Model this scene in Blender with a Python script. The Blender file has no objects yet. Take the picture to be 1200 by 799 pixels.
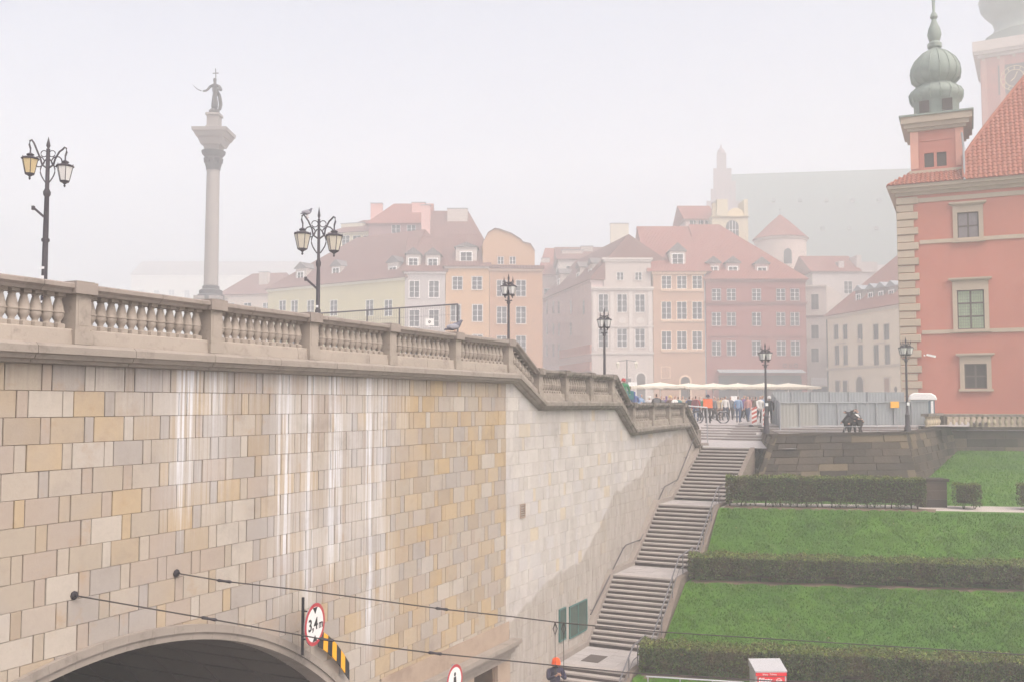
import bpy, bmesh, math, random
import numpy as np
from mathutils import Vector, Matrix
random.seed(7); rng = np.random.default_rng(7)
SC = bpy.context.scene
COL = SC.collection
# ---------------------------------------------------------------- camera
FPX, CX, CY, YH = 1150.0, 600.0, 399.5, 473.0
PITCH = math.atan((YH-CY)/FPX)
cam = bpy.data.cameras.new('camera'); cam.sensor_width = 36; cam.lens = 36*FPX/1200
cam.clip_start = .2; cam.clip_end = 3000
camo = bpy.data.objects.new('camera', cam); COL.objects.link(camo)
camo.rotation_euler = (math.pi/2+PITCH, 0, 0); SC.camera = camo
SC.render.resolution_x, SC.render.resolution_y = 1024, 681
# ---------------------------------------------------------------- world, sun, exposure
W = bpy.data.worlds.new('World'); SC.world = W; W.use_nodes = True
nt = W.node_tree; bg = nt.nodes['Background']
sky = nt.nodes.new('ShaderNodeTexSky'); sky.sky_type = 'NISHITA'; sky.sun_disc = False
SUN_EL, SUN_AZ = math.radians(55), math.radians(140)      # azimuth clockwise from +Y
sky.sun_elevation = SUN_EL; sky.sun_rotation = SUN_AZ
sky.air_density = 0.7; sky.dust_density = 8.0; sky.ozone_density = 0.0
nt.links.new(sky.outputs[0], bg.inputs[0]); bg.inputs[1].default_value = 0.15
sd = bpy.data.lights.new('sun', 'SUN'); sd.energy = 0.7; sd.angle = math.radians(40); sd.color = (.95, .98, 1)
so = bpy.data.objects.new('sun', sd); COL.objects.link(so)
sv = Vector((math.sin(SUN_AZ)*math.cos(SUN_EL), math.cos(SUN_AZ)*math.cos(SUN_EL), math.sin(SUN_EL)))
so.rotation_euler = sv.to_track_quat('Z', 'Y').to_euler()
SC.view_settings.view_transform = 'Standard'; SC.view_settings.look = 'None'
SC.view_settings.gamma = 1; SC.view_settings.use_curve_mapping = False
SC.view_settings.exposure = 0.84
cy = SC.cycles
cy.use_denoising = True
try: cy.denoiser = 'OPENIMAGEDENOISE'
except Exception: pass
cy.max_bounces = 8; cy.diffuse_bounces = 3; cy.glossy_bounces = 2; cy.transmission_bounces = 3
cy.volume_bounces = 8; cy.transparent_max_bounces = 6
cy.use_adaptive_sampling = True; cy.adaptive_threshold = .03
cy.caustics_reflective = False; cy.caustics_refractive = False
# ---------------------------------------------------------------- pixel rays (photo px, 1200x799) to points in the place
def ray(px, py):
    x = (px-CX)/FPX; y = (CY-py)/FPX; c, s = math.cos(PITCH), math.sin(PITCH)
    return Vector((x, c-y*s, s+y*c))
def at_y(px, py, Y):
    r = ray(px, py); return r*(Y/r.y)
def at_z(px, py, z):
    r = ray(px, py); return r*(z/r.z)
# wall frame: u along the bridge wall, v out of it, local axes (u, -v, z)
P0 = Vector((-7.5498, 14.5, 0)); WD = Vector((.43781, .89907, 0)); WN = Vector((.89907, -.43781, 0))
WROT = math.atan2(WD.y, WD.x)
def wpt(u, v, z): return P0+WD*u+WN*v+Vector((0, 0, z))
def uv_of(x, y): d = Vector((x, y, 0))-P0; return d.dot(WD), d.dot(WN)
def wall_hit(px, py, v=0.0):
    r = ray(px, py); k = (v+P0.dot(WN))/r.dot(WN); p = r*k
    return (p-P0).dot(WD), p.z
def lerp(pts, t):
    if t <= pts[0][0]: return pts[0][1]
    for (a, b), (c, d) in zip(pts, pts[1:]):
        if t <= c: return b+(d-b)*(t-a)/(c-a)
    return pts[-1][1]
# ---------------------------------------------------------------- mesh helpers
class MB:
    def __init__(s): s.v = []; s.f = []; s.m = []
    def add(s, vs, fs, m=0):
        n = len(s.v); s.v.extend(tuple(v) for v in vs)
        for f in fs: s.f.append(tuple(i+n for i in f)); s.m.append(m)
        return s
    def box(s, x0, y0, z0, x1, y1, z1, m=0):
        v = [(x0,y0,z0),(x1,y0,z0),(x1,y1,z0),(x0,y1,z0),(x0,y0,z1),(x1,y0,z1),(x1,y1,z1),(x0,y1,z1)]
        return s.add(v, [(3,2,1,0),(4,5,6,7),(0,1,5,4),(1,2,6,5),(2,3,7,6),(3,0,4,7)], m)
    def cbox(s, c, size, m=0, M=None):
        n = len(s.v); a, b, d = (q/2 for q in size)
        s.box(-a,-b,-d,a,b,d,m)
        M = M or Matrix.Identity(4)
        for i in range(n, len(s.v)):
            s.v[i] = tuple((M @ Vector(s.v[i]))+Vector(c))
        return s
    def prism(s, pts, h0, h1, ax='y', m=0, chamfer=0):
        """polygon pts (a,b) extruded along ax from h0 to h1 (h0 is the face seen)"""
        def P(a, b, h): return {'y': (a, h, b), 'z': (a, b, h), 'x': (h, a, b)}[ax]
        n = len(pts)
        if chamfer:
            cx = sum(p[0] for p in pts)/n; cb = sum(p[1] for p in pts)/n
            inn = [(p[0]+(chamfer if p[0] < cx else -chamfer), p[1]+(chamfer if p[1] < cb else -chamfer)) for p in pts]
            sg = 1 if h1 > h0 else -1
            vs = [P(a, b, h0) for a, b in inn]+[P(a, b, h0+sg*chamfer) for a, b in pts]+[P(a, b, h1) for a, b in pts]
            fs = [tuple(range(n))]
            for r in (0, 1):
                for i in range(n):
                    j = (i+1) % n; fs.append((r*n+i, (r+1)*n+i, (r+1)*n+j, r*n+j))
            return s.add(vs, fs, m)
        vs = [P(a, b, h0) for a, b in pts]+[P(a, b, h1) for a, b in pts]
        fs = [tuple(range(n)), tuple(range(2*n-1, n-1, -1))]
        for i in range(n):
            j = (i+1) % n; fs.append((i, n+i, n+j, j))
        return s.add(vs, fs, m)
    def lathe(s, prof, n=10, c=(0,0,0), m=0, sq=None, rot=0):
        """prof [(r,z)]; sq: set of profile indices drawn square"""
        vs = []
        for k, (r, z) in enumerate(prof):
            for i in range(n):
                a = 2*math.pi*i/n+rot; ca, sa = math.cos(a), math.sin(a)
                q = r/max(abs(ca), abs(sa)) if sq and k in sq else r
                vs.append((c[0]+q*ca, c[1]+q*sa, c[2]+z))
        fs = []
        for k in range(len(prof)-1):
            for i in range(n):
                j = (i+1) % n; fs.append((k*n+i, k*n+j, (k+1)*n+j, (k+1)*n+i))
        fs.append(tuple(range(n-1, -1, -1))); fs.append(tuple((len(prof)-1)*n+i for i in range(n)))
        return s.add(vs, fs, m)
    def tube(s, path, r, n=6, m=0):
        path = [Vector(p) for p in path]; k = len(path)
        rr = r if isinstance(r, (list, tuple)) else [r]*k
        vs = []
        for i, p in enumerate(path):
            t = (path[min(i+1, k-1)]-path[max(i-1, 0)])
            t = t.normalized() if t.length > 1e-9 else Vector((0, 0, 1))
            a = t.cross(Vector((0, 0, 1)))
            if a.length < .05: a = t.cross(Vector((0, 1, 0)))
            a.normalize(); b = t.cross(a)
            for j in range(n):
                w = 2*math.pi*j/n; vs.append(p+(a*math.cos(w)+b*math.sin(w))*rr[i])
        fs = []
        for i in range(k-1):
            for j in range(n):
                q = (j+1) % n; fs.append((i*n+j, (i+1)*n+j, (i+1)*n+q, i*n+q))
        fs.append(tuple(range(n))); fs.append(tuple((k-1)*n+j for j in range(n-1, -1, -1)))
        return s.add(vs, fs, m)
    def ball(s, c, r, n=8, m=0, sx=1, sy=1, sz=1):
        prof = [(max(1e-3, math.sin(math.pi*i/n)), -math.cos(math.pi*i/n)) for i in range(n+1)]
        k = len(s.v); s.lathe(prof, n+2, (0,0,0), m)
        for i in range(k, len(s.v)):
            v = s.v[i]; s.v[i] = (c[0]+v[0]*r*sx, c[1]+v[1]*r*sy, c[2]+v[2]*r*sz)
        return s
    def mesh(s, name, smooth=False):
        me = bpy.data.meshes.new(name); me.from_pydata(s.v, [], s.f)
        if any(s.m): me.polygons.foreach_set('material_index', s.m)
        me.validate(clean_customdata=False)
        bm = bmesh.new(); bm.from_mesh(me); bmesh.ops.recalc_face_normals(bm, faces=bm.faces); bm.to_mesh(me); bm.free()
        if smooth:
            me.polygons.foreach_set('use_smooth', [True]*len(me.polygons))
            try: me.set_sharp_from_angle(angle=math.radians(42))
            except Exception: pass
        return me
    def build(s, name, mats, parent=None, smooth=False, loc=None, rz=0):
        me = s.mesh(name, smooth)
        for m in (mats if isinstance(mats, (list, tuple)) else [mats]): me.materials.append(m)
        return link(name, me, parent, loc, rz)
def link(name, data, parent=None, loc=None, rz=0):
    o = bpy.data.objects.new(name, data); COL.objects.link(o)
    if loc is not None: o.location = loc
    if rz: o.rotation_euler.z = rz
    if parent is not None: o.parent = parent
    return o
def tag(o, label=None, cat=None, group=None, kind=None):
    if label: o['label'] = label
    if cat: o['category'] = cat
    if group: o['group'] = group
    if kind: o['kind'] = kind
    return o
def thing(name, label, cat, loc=(0,0,0), rz=0, group=None):
    o = bpy.data.objects.new(name, None); COL.objects.link(o); o.location = loc; o.rotation_euler.z = rz
    o.empty_display_size = .2
    return tag(o, label, cat, group)
KIDS = {}
def copy_tree(o, label=None, loc=None, rz=None, parent=None):
    c = o.copy(); COL.objects.link(c)
    if parent is not None: c.parent = parent
    if label: c['label'] = label
    if loc is not None: c.location = loc
    if rz is not None: c.rotation_euler.z = rz
    for ch in list(o.children): copy_tree(ch, parent=c)
    return c
def npmesh(name, V, F, mats, cols=None):
    """V (n,3), F (m,k) arrays"""
    me = bpy.data.meshes.new(name); k = F.shape[1]
    me.vertices.add(len(V)); me.vertices.foreach_set('co', V.astype(np.float32).ravel())
    me.loops.add(F.size); me.loops.foreach_set('vertex_index', F.astype(np.int32).ravel())
    me.polygons.add(len(F)); me.polygons.foreach_set('loop_start', (np.arange(len(F))*k).astype(np.int32))
    if cols is not None:
        at = me.attributes.new('tint', 'FLOAT', 'FACE'); at.data.foreach_set('value', cols.astype(np.float32))
    me.update(calc_edges=True)
    for m in mats: me.materials.append(m)
    return me
# ---------------------------------------------------------------- materials
class NG:
    def __init__(s, name):
        s.m = bpy.data.materials.new(name); s.m.use_nodes = True; s.t = s.m.node_tree
        s.b = s.t.nodes['Principled BSDF']; s.pos = None
        s.b.inputs['Specular IOR Level'].default_value = .3
    def n(s, typ, **kw):
        q = s.t.nodes.new(typ)
        for k, v in kw.items():
            if k.startswith('i_'):
                key = k[2:]; q.inputs[int(key) if key.isdigit() else key].default_value = v
            else: setattr(q, k, v)
        return q
    def l(s, a, b): s.t.links.new(a, b)
    def P(s):
        if s.pos is None: s.pos = s.n('ShaderNodeNewGeometry').outputs['Position']
        return s.pos
    def noise(s, scale, detail=3, vec=None, rough=.55):
        q = s.n('ShaderNodeTexNoise'); q.inputs['Scale'].default_value = scale; q.inputs['Detail'].default_value = detail
        q.inputs['Roughness'].default_value = rough; s.l(vec or s.P(), q.inputs['Vector']); return q.outputs[0]
    def math(s, op, a, b=0.0, c=None, clamp=False):
        q = s.n('ShaderNodeMath', operation=op, use_clamp=clamp)
        for i, x in enumerate((a, b, c)):
            if x is None: continue
            if hasattr(x, 'links'): s.l(x, q.inputs[i])
            else: q.inputs[i].default_value = x
        return q.outputs[0]
    def ramp(s, fac, stops, interp='LINEAR'):
        q = s.n('ShaderNodeValToRGB'); e = q.color_ramp; e.interpolation = interp
        while len(e.elements) < len(stops): e.elements.new(.5)
        for el, (p, c) in zip(e.elements, stops): el.position = p; el.color = (*c, 1) if len(c) == 3 else c
        s.l(fac, q.inputs[0]); return q.outputs[0]
    def mix(s, fac, a, b, mode='MIX'):
        q = s.n('ShaderNodeMix', data_type='RGBA', blend_type=mode)
        for i, x in ((0, fac), (6, a), (7, b)):
            if hasattr(x, 'links'): s.l(x, q.inputs[i])
            else: q.inputs[i].default_value = x if i == 0 else (*x, 1)
        return q.outputs[2]
    def map(s, v, a, b, c, d, smooth=False):
        q = s.n('ShaderNodeMapRange'); q.clamp = True
        if smooth: q.interpolation_type = 'SMOOTHSTEP'
        s.l(v, q.inputs[0])
        for i, x in enumerate((a, b, c, d)): q.inputs[i+1].default_value = x
        return q.outputs[0]
    def bump(s, h, dist, strength=1):
        q = s.n('ShaderNodeBump'); q.inputs['Distance'].default_value = dist; q.inputs['Strength'].default_value = strength
        s.l(h, q.inputs['Height']); s.l(q.outputs[0], s.b.inputs['Normal'])
    def out(s, col, rough=.8, metal=0):
        if hasattr(col, 'links'): s.l(col, s.b.inputs['Base Color'])
        else: s.b.inputs['Base Color'].default_value = (*col, 1)
        s.b.inputs['Roughness'].default_value = rough; s.b.inputs['Metallic'].default_value = metal
        return s.m
def mul(c, k): return tuple(min(1, x*k) for x in c)
def mat(name, col, rough=.8, var=.12, vs=1.5, dirt=.0, dscale=.6, bump=.004, bscale=25, metal=0, obj=0.0, dcol=(.12,.1,.08)):
    g = NG(name)
    c = g.mix(g.noise(vs, 4), mul(col, 1-var), mul(col, 1+var))
    if obj:
        oi = g.n('ShaderNodeObjectInfo'); c = g.mix(oi.outputs['Random'], c, mul(col, 1-obj), 'MIX') if False else \
            g.mix(1.0, c, g.ramp(oi.outputs['Random'], [(0, (1-obj,)*3), (1, (1+obj,)*3)]), 'MULTIPLY')
    if dirt:
        n2 = g.map(g.noise(dscale, 5, rough=.7), .45, .72, 0, dirt, True); c = g.mix(n2, c, dcol)
    if bump: g.bump(g.noise(bscale, 3), bump, .6)
    return g.out(c, rough, metal)
def plain(name, col, rough=.6, metal=0): return NG(name).out(col, rough, metal)
# ================================================================ GROUND, SKY-SIDE SETTING
# --- materials of the setting
def wall_stone(name, joined):
    g = NG(name)
    if joined:
        at = g.n('ShaderNodeAttribute', attribute_name='tint'); r = at.outputs['Fac']
    else: r = g.n('ShaderNodeObjectInfo').outputs['Random']
    sub = g.n('ShaderNodeVectorMath', operation='SUBTRACT'); g.l(g.P(), sub.inputs[0]); sub.inputs[1].default_value = P0
    dot = g.n('ShaderNodeVectorMath', operation='DOT_PRODUCT'); g.l(sub.outputs[0], dot.inputs[0]); dot.inputs[1].default_value = WD
    u = dot.outputs['Value']
    sep = g.n('ShaderNodeSeparateXYZ'); g.l(g.P(), sep.inputs[0]); z = sep.outputs['Z']
    comb = g.n('ShaderNodeCombineXYZ'); g.l(u, comb.inputs[0]); g.l(z, comb.inputs[2]); uz = comb.outputs[0]
    # bridge half: warm mixed sandstone; stair half: paler
    warm = g.ramp(r, [(0, (0.336,0.271,0.215)), (.14, (0.311,0.274,0.240)), (.28, (0.372,0.316,0.253)), (.42, (0.342,0.286,0.220)), (.55, (0.409,0.360,0.303)),
                      (.66, (0.348,0.274,0.189)), (.76, (0.360,0.304,0.248)), (.86, (0.384,0.289,0.176)), (.94, (0.311,0.242,0.167))], 'CONSTANT')
    pale = g.ramp(r, [(0, (0.426,0.388,0.357)), (.2, (0.456,0.418,0.388)), (.45, (0.403,0.369,0.338)), (.6, (0.471,0.433,0.395)), (.8, (0.433,0.403,0.388)), (.93, (0.471,0.395,0.296))], 'CONSTANT')
    side = g.math('GREATER_THAN', u, 16.84)
    base = g.mix(side, warm, pale); base = g.mix(1.0, base, (.985, .995, 1.0), 'MULTIPLY'); base = g.mix(.10, base, (.29,.275,.275)); base = g.mix(1.0, base, g.mix(side, (1.12,1.13,1.15), (1.22,1.24,1.26)), 'MULTIPLY')
    cen = g.math('MULTIPLY', g.math('GREATER_THAN', g.math('FRACT', g.math('MULTIPLY', r, 13.7)), .62), g.math('MULTIPLY', g.map(u, 9.5, 12, 0, .75), g.math('LESS_THAN', u, 16.84)))
    base = g.mix(cen, base, (.42,.305,.165))
    # iron stains inside a stone and mottling
    n1 = g.noise(2.2, 6, uz, .65); n2 = g.noise(.55, 3, uz)
    och = g.math('MULTIPLY', g.map(n1, .5, .68, 0, .5, True), g.map(g.math('FRACT', g.math('MULTIPLY', r, 7.31)), .35, .9, 0, 1))
    base = g.mix(g.math('MULTIPLY', och, g.math('SUBTRACT', 1.0, g.math('MULTIPLY', side, .75))), base, (.36,.235,.11))
    base = g.mix(g.map(g.noise(9, 5, uz, .7), .3, .8, 0, .22), base, (.24,.20,.18))
    base = g.mix(g.map(n2, .42, .68, 0, .35, True), base, (.33,.31,.31))
    # lime run-off: vertical white streaks
    vs = g.n('ShaderNodeMapping'); g.l(uz, vs.inputs[0]); vs.inputs['Scale'].default_value = (7.5, 1, .13)
    st = g.noise(1.3, 4, vs.outputs[0], .6)
    tot = None; rz_ = g.math('SUBTRACT', g.noise(5, 2, vs.outputs[0]), .5)
    for c, w, a, zb in ((3.75,.36,1.0,-2.3), (4.45,.33,.85,-1.1), (6.5,.3,.85,-4.2), (7.35,.2,.95,-4.6), (8.25,.34,.9,-4.2), (9.6,.2,1.0,-6.2), (10.15,.2,.7,-3.2), (10.9,.6,.28,-1.2), (5.4,.7,.25,-.8), (2.7,.8,.2,-.6), (4.1,1.0,.34,-2.6), (7.0,1.1,.26,-4.4), (8.7,1.0,.3,-4.6), (9.9,.8,.42,-5.8)):
        d = g.math('ABSOLUTE', g.math('SUBTRACT', u, c))
        k = g.math('MULTIPLY', g.map(d, w*.35, w*1.25, a, 0, True), g.map(g.math('ADD', z, g.math('MULTIPLY', rz_, 2.6)), zb-.2, zb+1.6, 0, 1, True))
        tot = k if tot is None else g.math('MAXIMUM', tot, k)
    sk = g.math('MULTIPLY', tot, g.map(st, .42, .56, .12, 1, True), clamp=True)
    sk = g.math('MULTIPLY', sk, g.map(r, 0, 1, .62, 1))
    base = g.mix(g.math('MULTIPLY', sk, .95), base, (.66,.68,.73))
    base = g.mix(g.map(g.noise(.7, 7, uz, .72), .5, .74, 0, .42, True), base, (.20,.175,.155))
    base = g.mix(g.map(g.noise(14, 5, uz, .8), .56, .74, 0, .35, True), base, (.17,.145,.13))
    # streaky darkening towards the cornice, bridge half only
    gr = g.math('MULTIPLY', g.map(z, -.1, .62, 0, .55), g.math('SUBTRACT', 1.0, side))
    base = g.mix(g.math('MULTIPLY', gr, g.map(g.noise(1.7, 4, vs.outputs[0]), .4, .7, 0, 1)), base, (.20,.18,.175))
    # older, damp-darkened facing low on the stair half
    fc = g.n('ShaderNodeFloatCurve'); crv = fc.mapping.curves[0]
    pts = [(16.84,-6.55), (17.6,-6.35), (20.3,-5.64), (22.8,-5.5), (24.6,-4.5), (26.3,-3.4), (29.6,-2.9), (31,-2.0), (33,-1.5), (36,-1.2)]
    P = [((a-16)/22, (b+10)/10) for a, b in pts]
    crv.points[0].location = (0, P[0][1]); crv.points[1].location = (1, P[-1][1])
    for q in P: crv.points.new(*q)
    for q in crv.points: q.handle_type = 'VECTOR'
    fc.mapping.update(); g.l(g.map(u, 16, 38, 0, 1), fc.inputs['Value'])
    zb = g.math('SUBTRACT', g.math('MULTIPLY', fc.outputs[0], 10.0), 10.0)
    edge = g.math('ADD', zb, g.math('MULTIPLY', g.math('SUBTRACT', g.noise(1.2, 3, uz), .5), .5))
    low = g.math('MULTIPLY', g.map(g.math('SUBTRACT', edge, z), -.02, .08, 0, 1), side)
    v2 = g.n('ShaderNodeMapping'); g.l(uz, v2.inputs[0]); v2.inputs['Scale'].default_value = (2.2, 1, .5)
    lowc = g.ramp(g.noise(1.6, 6, v2.outputs[0], .7), [(.3, (0.245,0.205,0.173)), (.48, (0.331,0.295,0.259)), (.6, (0.382,0.346,0.317)), (.72, (0.446,0.421,0.403))])
    base = g.mix(g.math('MULTIPLY', low, .78), base, lowc)
    g.bump(g.noise(30, 4), .004, .7)
    return g.out(base, .82)
M = {}
M['stone_part'] = wall_stone('sandstone_facing', False)
M['stone_join'] = wall_stone('sandstone_facing_joined', True)
M['joint'] = mat('dark_joint', (.15,.105,.075), .95, .3, 3)
def balustrade_stone(name, base, moss):
    g = NG(name)
    sub = g.n('ShaderNodeVectorMath', operation='DOT_PRODUCT'); g.l(g.P(), sub.inputs[0]); sub.inputs[1].default_value = WD
    c = g.mix(g.noise(1.4, 5), mul(base, .82), mul(base, 1.12))
    nrm = g.n('ShaderNodeNewGeometry').outputs['Normal']; sx = g.n('ShaderNodeSeparateXYZ'); g.l(nrm, sx.inputs[0])
    c = g.mix(g.map(g.noise(2.6, 6, rough=.75), .5, .68, 0, .5, True), c, (.14,.12,.105))
    far = g.map(sub.outputs['Value'], 26, 31, 0, 1)
    mo = g.math('MULTIPLY', g.map(g.noise(3.5, 5, rough=.7), .38, .62, .1, 1), g.math('MULTIPLY', far, moss))
    c = g.mix(mo, c, (.062,.058,.042))
    g.bump(g.noise(40, 4), .004, .8)
    return g.out(c, .85)
M['bal'] = balustrade_stone('balustrade_limestone', (.345,.30,.26), .42)
M['coping'] = balustrade_stone('weathered_coping_stone', (.285,.245,.22), .9)
M['corn'] = balustrade_stone('weathered_cornice_stone', (.285,.25,.22), .6)
M['step'] = mat('granite_step', (.37,.335,.315), .8, .16, 1.3, .25, 1.5, dcol=(.22,.19,.17))
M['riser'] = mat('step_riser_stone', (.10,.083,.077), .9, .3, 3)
M['slab'] = mat('pale_paving_slab', (.36,.335,.33), .8, .1, 2, .25, .8, obj=.08, dcol=(.28,.25,.23))
M['cheek'] = mat('cheek_stone', (.27,.235,.21), .85, .15, 2, .35, 1.2, dcol=(.25,.21,.18))
M['cheekd'] = mat('brown_cheek_stone', (.19,.155,.13), .85, .2, 2, .45, 1.2, dcol=(.1,.08,.07))
M['rail'] = mat('grey_painted_rail', (.16,.155,.165), .45, .15, 6, metal=.3)
M['handrail'] = mat('dark_grey_rail', (.075,.07,.078), .45, .15, 6, metal=.3)
M['asphalt'] = mat('asphalt', (.06,.058,.06), .9, .2, 2)
M['pave'] = mat('square_granite_setts', (.37,.335,.33), .85, .12, .4, .2, .15, bump=.01, bscale=8, dcol=(.3,.26,.25))
M['earth'] = mat('bare_soil', (.16,.115,.08), .95, .3, 2)
M['gravel'] = mat('pale_path', (.45,.40,.37), .9, .15, 2)
def grass_mat(name, joined):
    g = NG(name)
    n = g.noise(.35, 4); n2 = g.noise(3.5, 5, rough=.7)
    c = g.mix(g.map(n, .35, .65, 0, 1), (.044,.130,.001), (.070,.175,.002))
    c = g.mix(g.map(n2, .35, .7, 0, .3), c, (.022,.070,.004)); c = g.mix(g.map(g.noise(.9, 4, rough=.65), .55, .75, 0, .5), c, (.085,.15,.006))
    if joined:
        at = g.n('ShaderNodeAttribute', attribute_name='tint')
        c = g.mix(1.0, c, g.ramp(at.outputs['Fac'], [(0, (.6,.7,.6)), (.6, (1.1,1.1,1)), (1, (1.7,1.45,1.3))]), 'MULTIPLY')
    g.bump(g.noise(18, 4), .03, .8)
    return g.out(c, .75)
M['lawn'] = grass_mat('lawn_turf', False); M['blade'] = grass_mat('grass_blades', True)

# --- base ground sheet and road
GZ = -9.95
s = MB().add([(-900,-300,GZ-.25),(900,-300,GZ-.25),(900,1500,GZ-.25),(-900,1500,GZ-.25)], [(0,1,2,3)]).build('ground', M['asphalt']); tag(s, kind='structure')
s = MB().add([(-60,-40,GZ),(60,-40,GZ),(60,29.5,GZ),(-60,29.5,GZ)], [(0,1,2,3)]).build('pavement', M['slab']); tag(s, kind='structure')
road = [wpt(-20,.6,GZ+.0), wpt(-20,30,GZ), wpt(15,30,GZ), wpt(15,.6,GZ)]
mbr = MB().add([(-40,-30,GZ+.006),(-2,-30,GZ+.006),tuple(wpt(12,.8,GZ+.006)),tuple(wpt(-9,.8,GZ+.006)),(-40,5,GZ+.006)], [(0,1,2,3,4)])
tag(mbr.build('road', M['asphalt']), kind='structure')

# --- the square behind the wall, in (u, v)
def pz(u): return lerp([(17,.85),(19,.05),(26,.05),(28,-1.05),(36,-1.05),(38.2,-2.12),(44.5,-2.0),(44.52,-1.87)], u)
def sm(u): return lerp([(17,.85),(36,-.75),(50,-1.2),(110,-1.1),(200,-1.0)], u)
SY0, SY1, ZP0, ZP1, NST = 44.6, 48.6, -2.0, -1.22, 6
def ground_z(x, y):
    u, v = uv_of(x, y)
    if v > -.2 and u < SY0+.1: return -2.12+(min(max(u, 38), SY0)-38)*.018
    if v > -6 and u > SY0 and u < SY1: return lerp([(SY0, ZP0), (SY1, ZP1)], u)
    a = pz(u) if u < 44.5 else sm(u); w = min(1, max(0, (-v-2.2)/1.0))
    return a*(1-w)+sm(u)*w
us = sorted(set([-14,-5,5,12,17,18,19,22,26,27,28,32,36,37,38.2,41,44.5,48.6,52,58,66,75,90,110,140,170,200])); vs_ = [-120,-80,-50,-30,-20,-12,-8,-6,-4.5,-3.2,-2.7,-2.2,-1.2,-.35]
V = []; F = []
for u in us:
    for v in vs_:
        p = wpt(u, v, 0); w = min(1, max(0, (-v-2.2)/1.0)); a = pz(u) if u < 44.5 else sm(u)
        if u >= 44.5: a = sm(u) if u >= 48.6 else -2.0
        z = a*(1-w)+sm(u)*w; V.append((p.x, p.y, z))
for i in range(len(us)-1):
    for j in range(len(vs_)-1):
        a = i*len(vs_)+j; F.append((a, a+1, a+len(vs_)+1, a+len(vs_)))
sq = MB().add(V, F).build('square_paving', M['pave'], smooth=True); tag(sq, kind='structure')
# landing at the stair head, low wide steps, then the open plaza
pl = MB(); A = [wpt(38.15,-.35,-2.12), wpt(38.15,4.6,-2.12), wpt(SY0,7,ZP0), wpt(SY0,-.35,ZP0)]
pl.add([tuple(p) for p in A], [(0,1,2,3)]); tag(pl.build('stair_head_paving', M['slab']), kind='structure')
st = thing('plaza_steps', 'six low wide granite steps rising from the stair head to the square', 'steps', tuple(wpt(SY0,0,ZP0)), WROT)
for i in range(NST):
    u0 = i*(SY1-SY0)/NST; z0 = i*(ZP1-ZP0)/NST; z1 = (i+1)*(ZP1-ZP0)/NST; u1 = (i+1)*(SY1-SY0)/NST
    b = MB().box(u0, -9.5, -.6, u1+(.6 if i == NST-1 else .04), .35+3, z1-.04, 1).box(u0-.03, -9.5, z1-.05, u1+(.6 if i == NST-1 else 0), .35+3, z1, 0)
    b.build('step', [M['pave'], M['cheek']], st)
A = [wpt(SY1+.4,-1,-1.2), wpt(SY1+.4,9,-1.2), wpt(SY1+8,40,-1.2), wpt(140,60,-1.15), wpt(140,-1,-1.15)]
A = [wpt(SY1+.4,-1.0,-1.212), wpt(SY1+.4,12,-1.212), wpt(60,12,-1.212), wpt(160,50,-1.15), wpt(160,-1.0,-1.15)]
tag(MB().add([tuple(p) for p in A], [(0,1,2,3,4)]).build('plaza_paving', M['pave']), kind='structure')
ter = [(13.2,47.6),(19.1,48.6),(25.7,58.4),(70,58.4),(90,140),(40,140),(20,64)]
tag(MB().add([(x,y,-1.58) for x, y in ter], [tuple(range(len(ter)))]).build('castle_terrace', M['asphalt']), kind='structure')  # terrace toned dark to stand in for dark stone and shadow behind balusters

# ================================================================ THE BRIDGE AND STAIR WALL
UC = 2.45; RA = 9.3; ZC = -3.9-RA        # arch circle (outer edge of the ring)
def arch(u):
    d = RA*RA-(u-UC)**2
    return ZC+math.sqrt(d) if d > 0 else -99
CT = [(-9,.66),(17.3,.66),(19.2,-.16),(26.4,-.18),(28.2,-1.24),(36.2,-1.15),(38.12,-2.3)]
RT = [(-9,1.9),(17.1,1.9),(18.85,1.11),(26.15,1.09),(27.9,.03),(35.75,.03),(37.9,-1.13)]
def low(u):
    a = max(GZ, arch(u)+.02)
    if 10.1 < u < 17.08: a = max(a, -6.47)
    return a
wall = thing('bridge_wall', 'long sandstone clad retaining wall with white lime streaks above the road arch', 'wall', tuple(P0), WROT)
# core behind the facing
core = MB(); uu = sorted(set([round(-9+.25*i, 3) for i in range(int(47.2/.25)+1)]+[38.1])); C = []
uu = [u for u in uu if u <= 38.1]
for u in uu:
    a = max(GZ-.3, arch(u)) if True else 0
    C.append((u, max(a, -7.55) if 10.5 < u < 16.2 else a, lerp(CT, u)))
vv = []; ff = []
for u, a, b in C: vv += [(u,.035,a),(u,.035,b),(u,.9,b),(u,.9,a)]
for i in range(len(C)-1):
    k = 4*i
    ff += [(k,k+4,k+5,k+1),(k+1,k+5,k+6,k+2),(k+3,k+2,k+6,k+7),(k,k+3,k+7,k+4)]
ff.append((len(vv)-4,len(vv)-3,len(vv)-2,len(vv)-1))
core.add(vv, ff).build('wall_core', M['joint'], wall)
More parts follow.
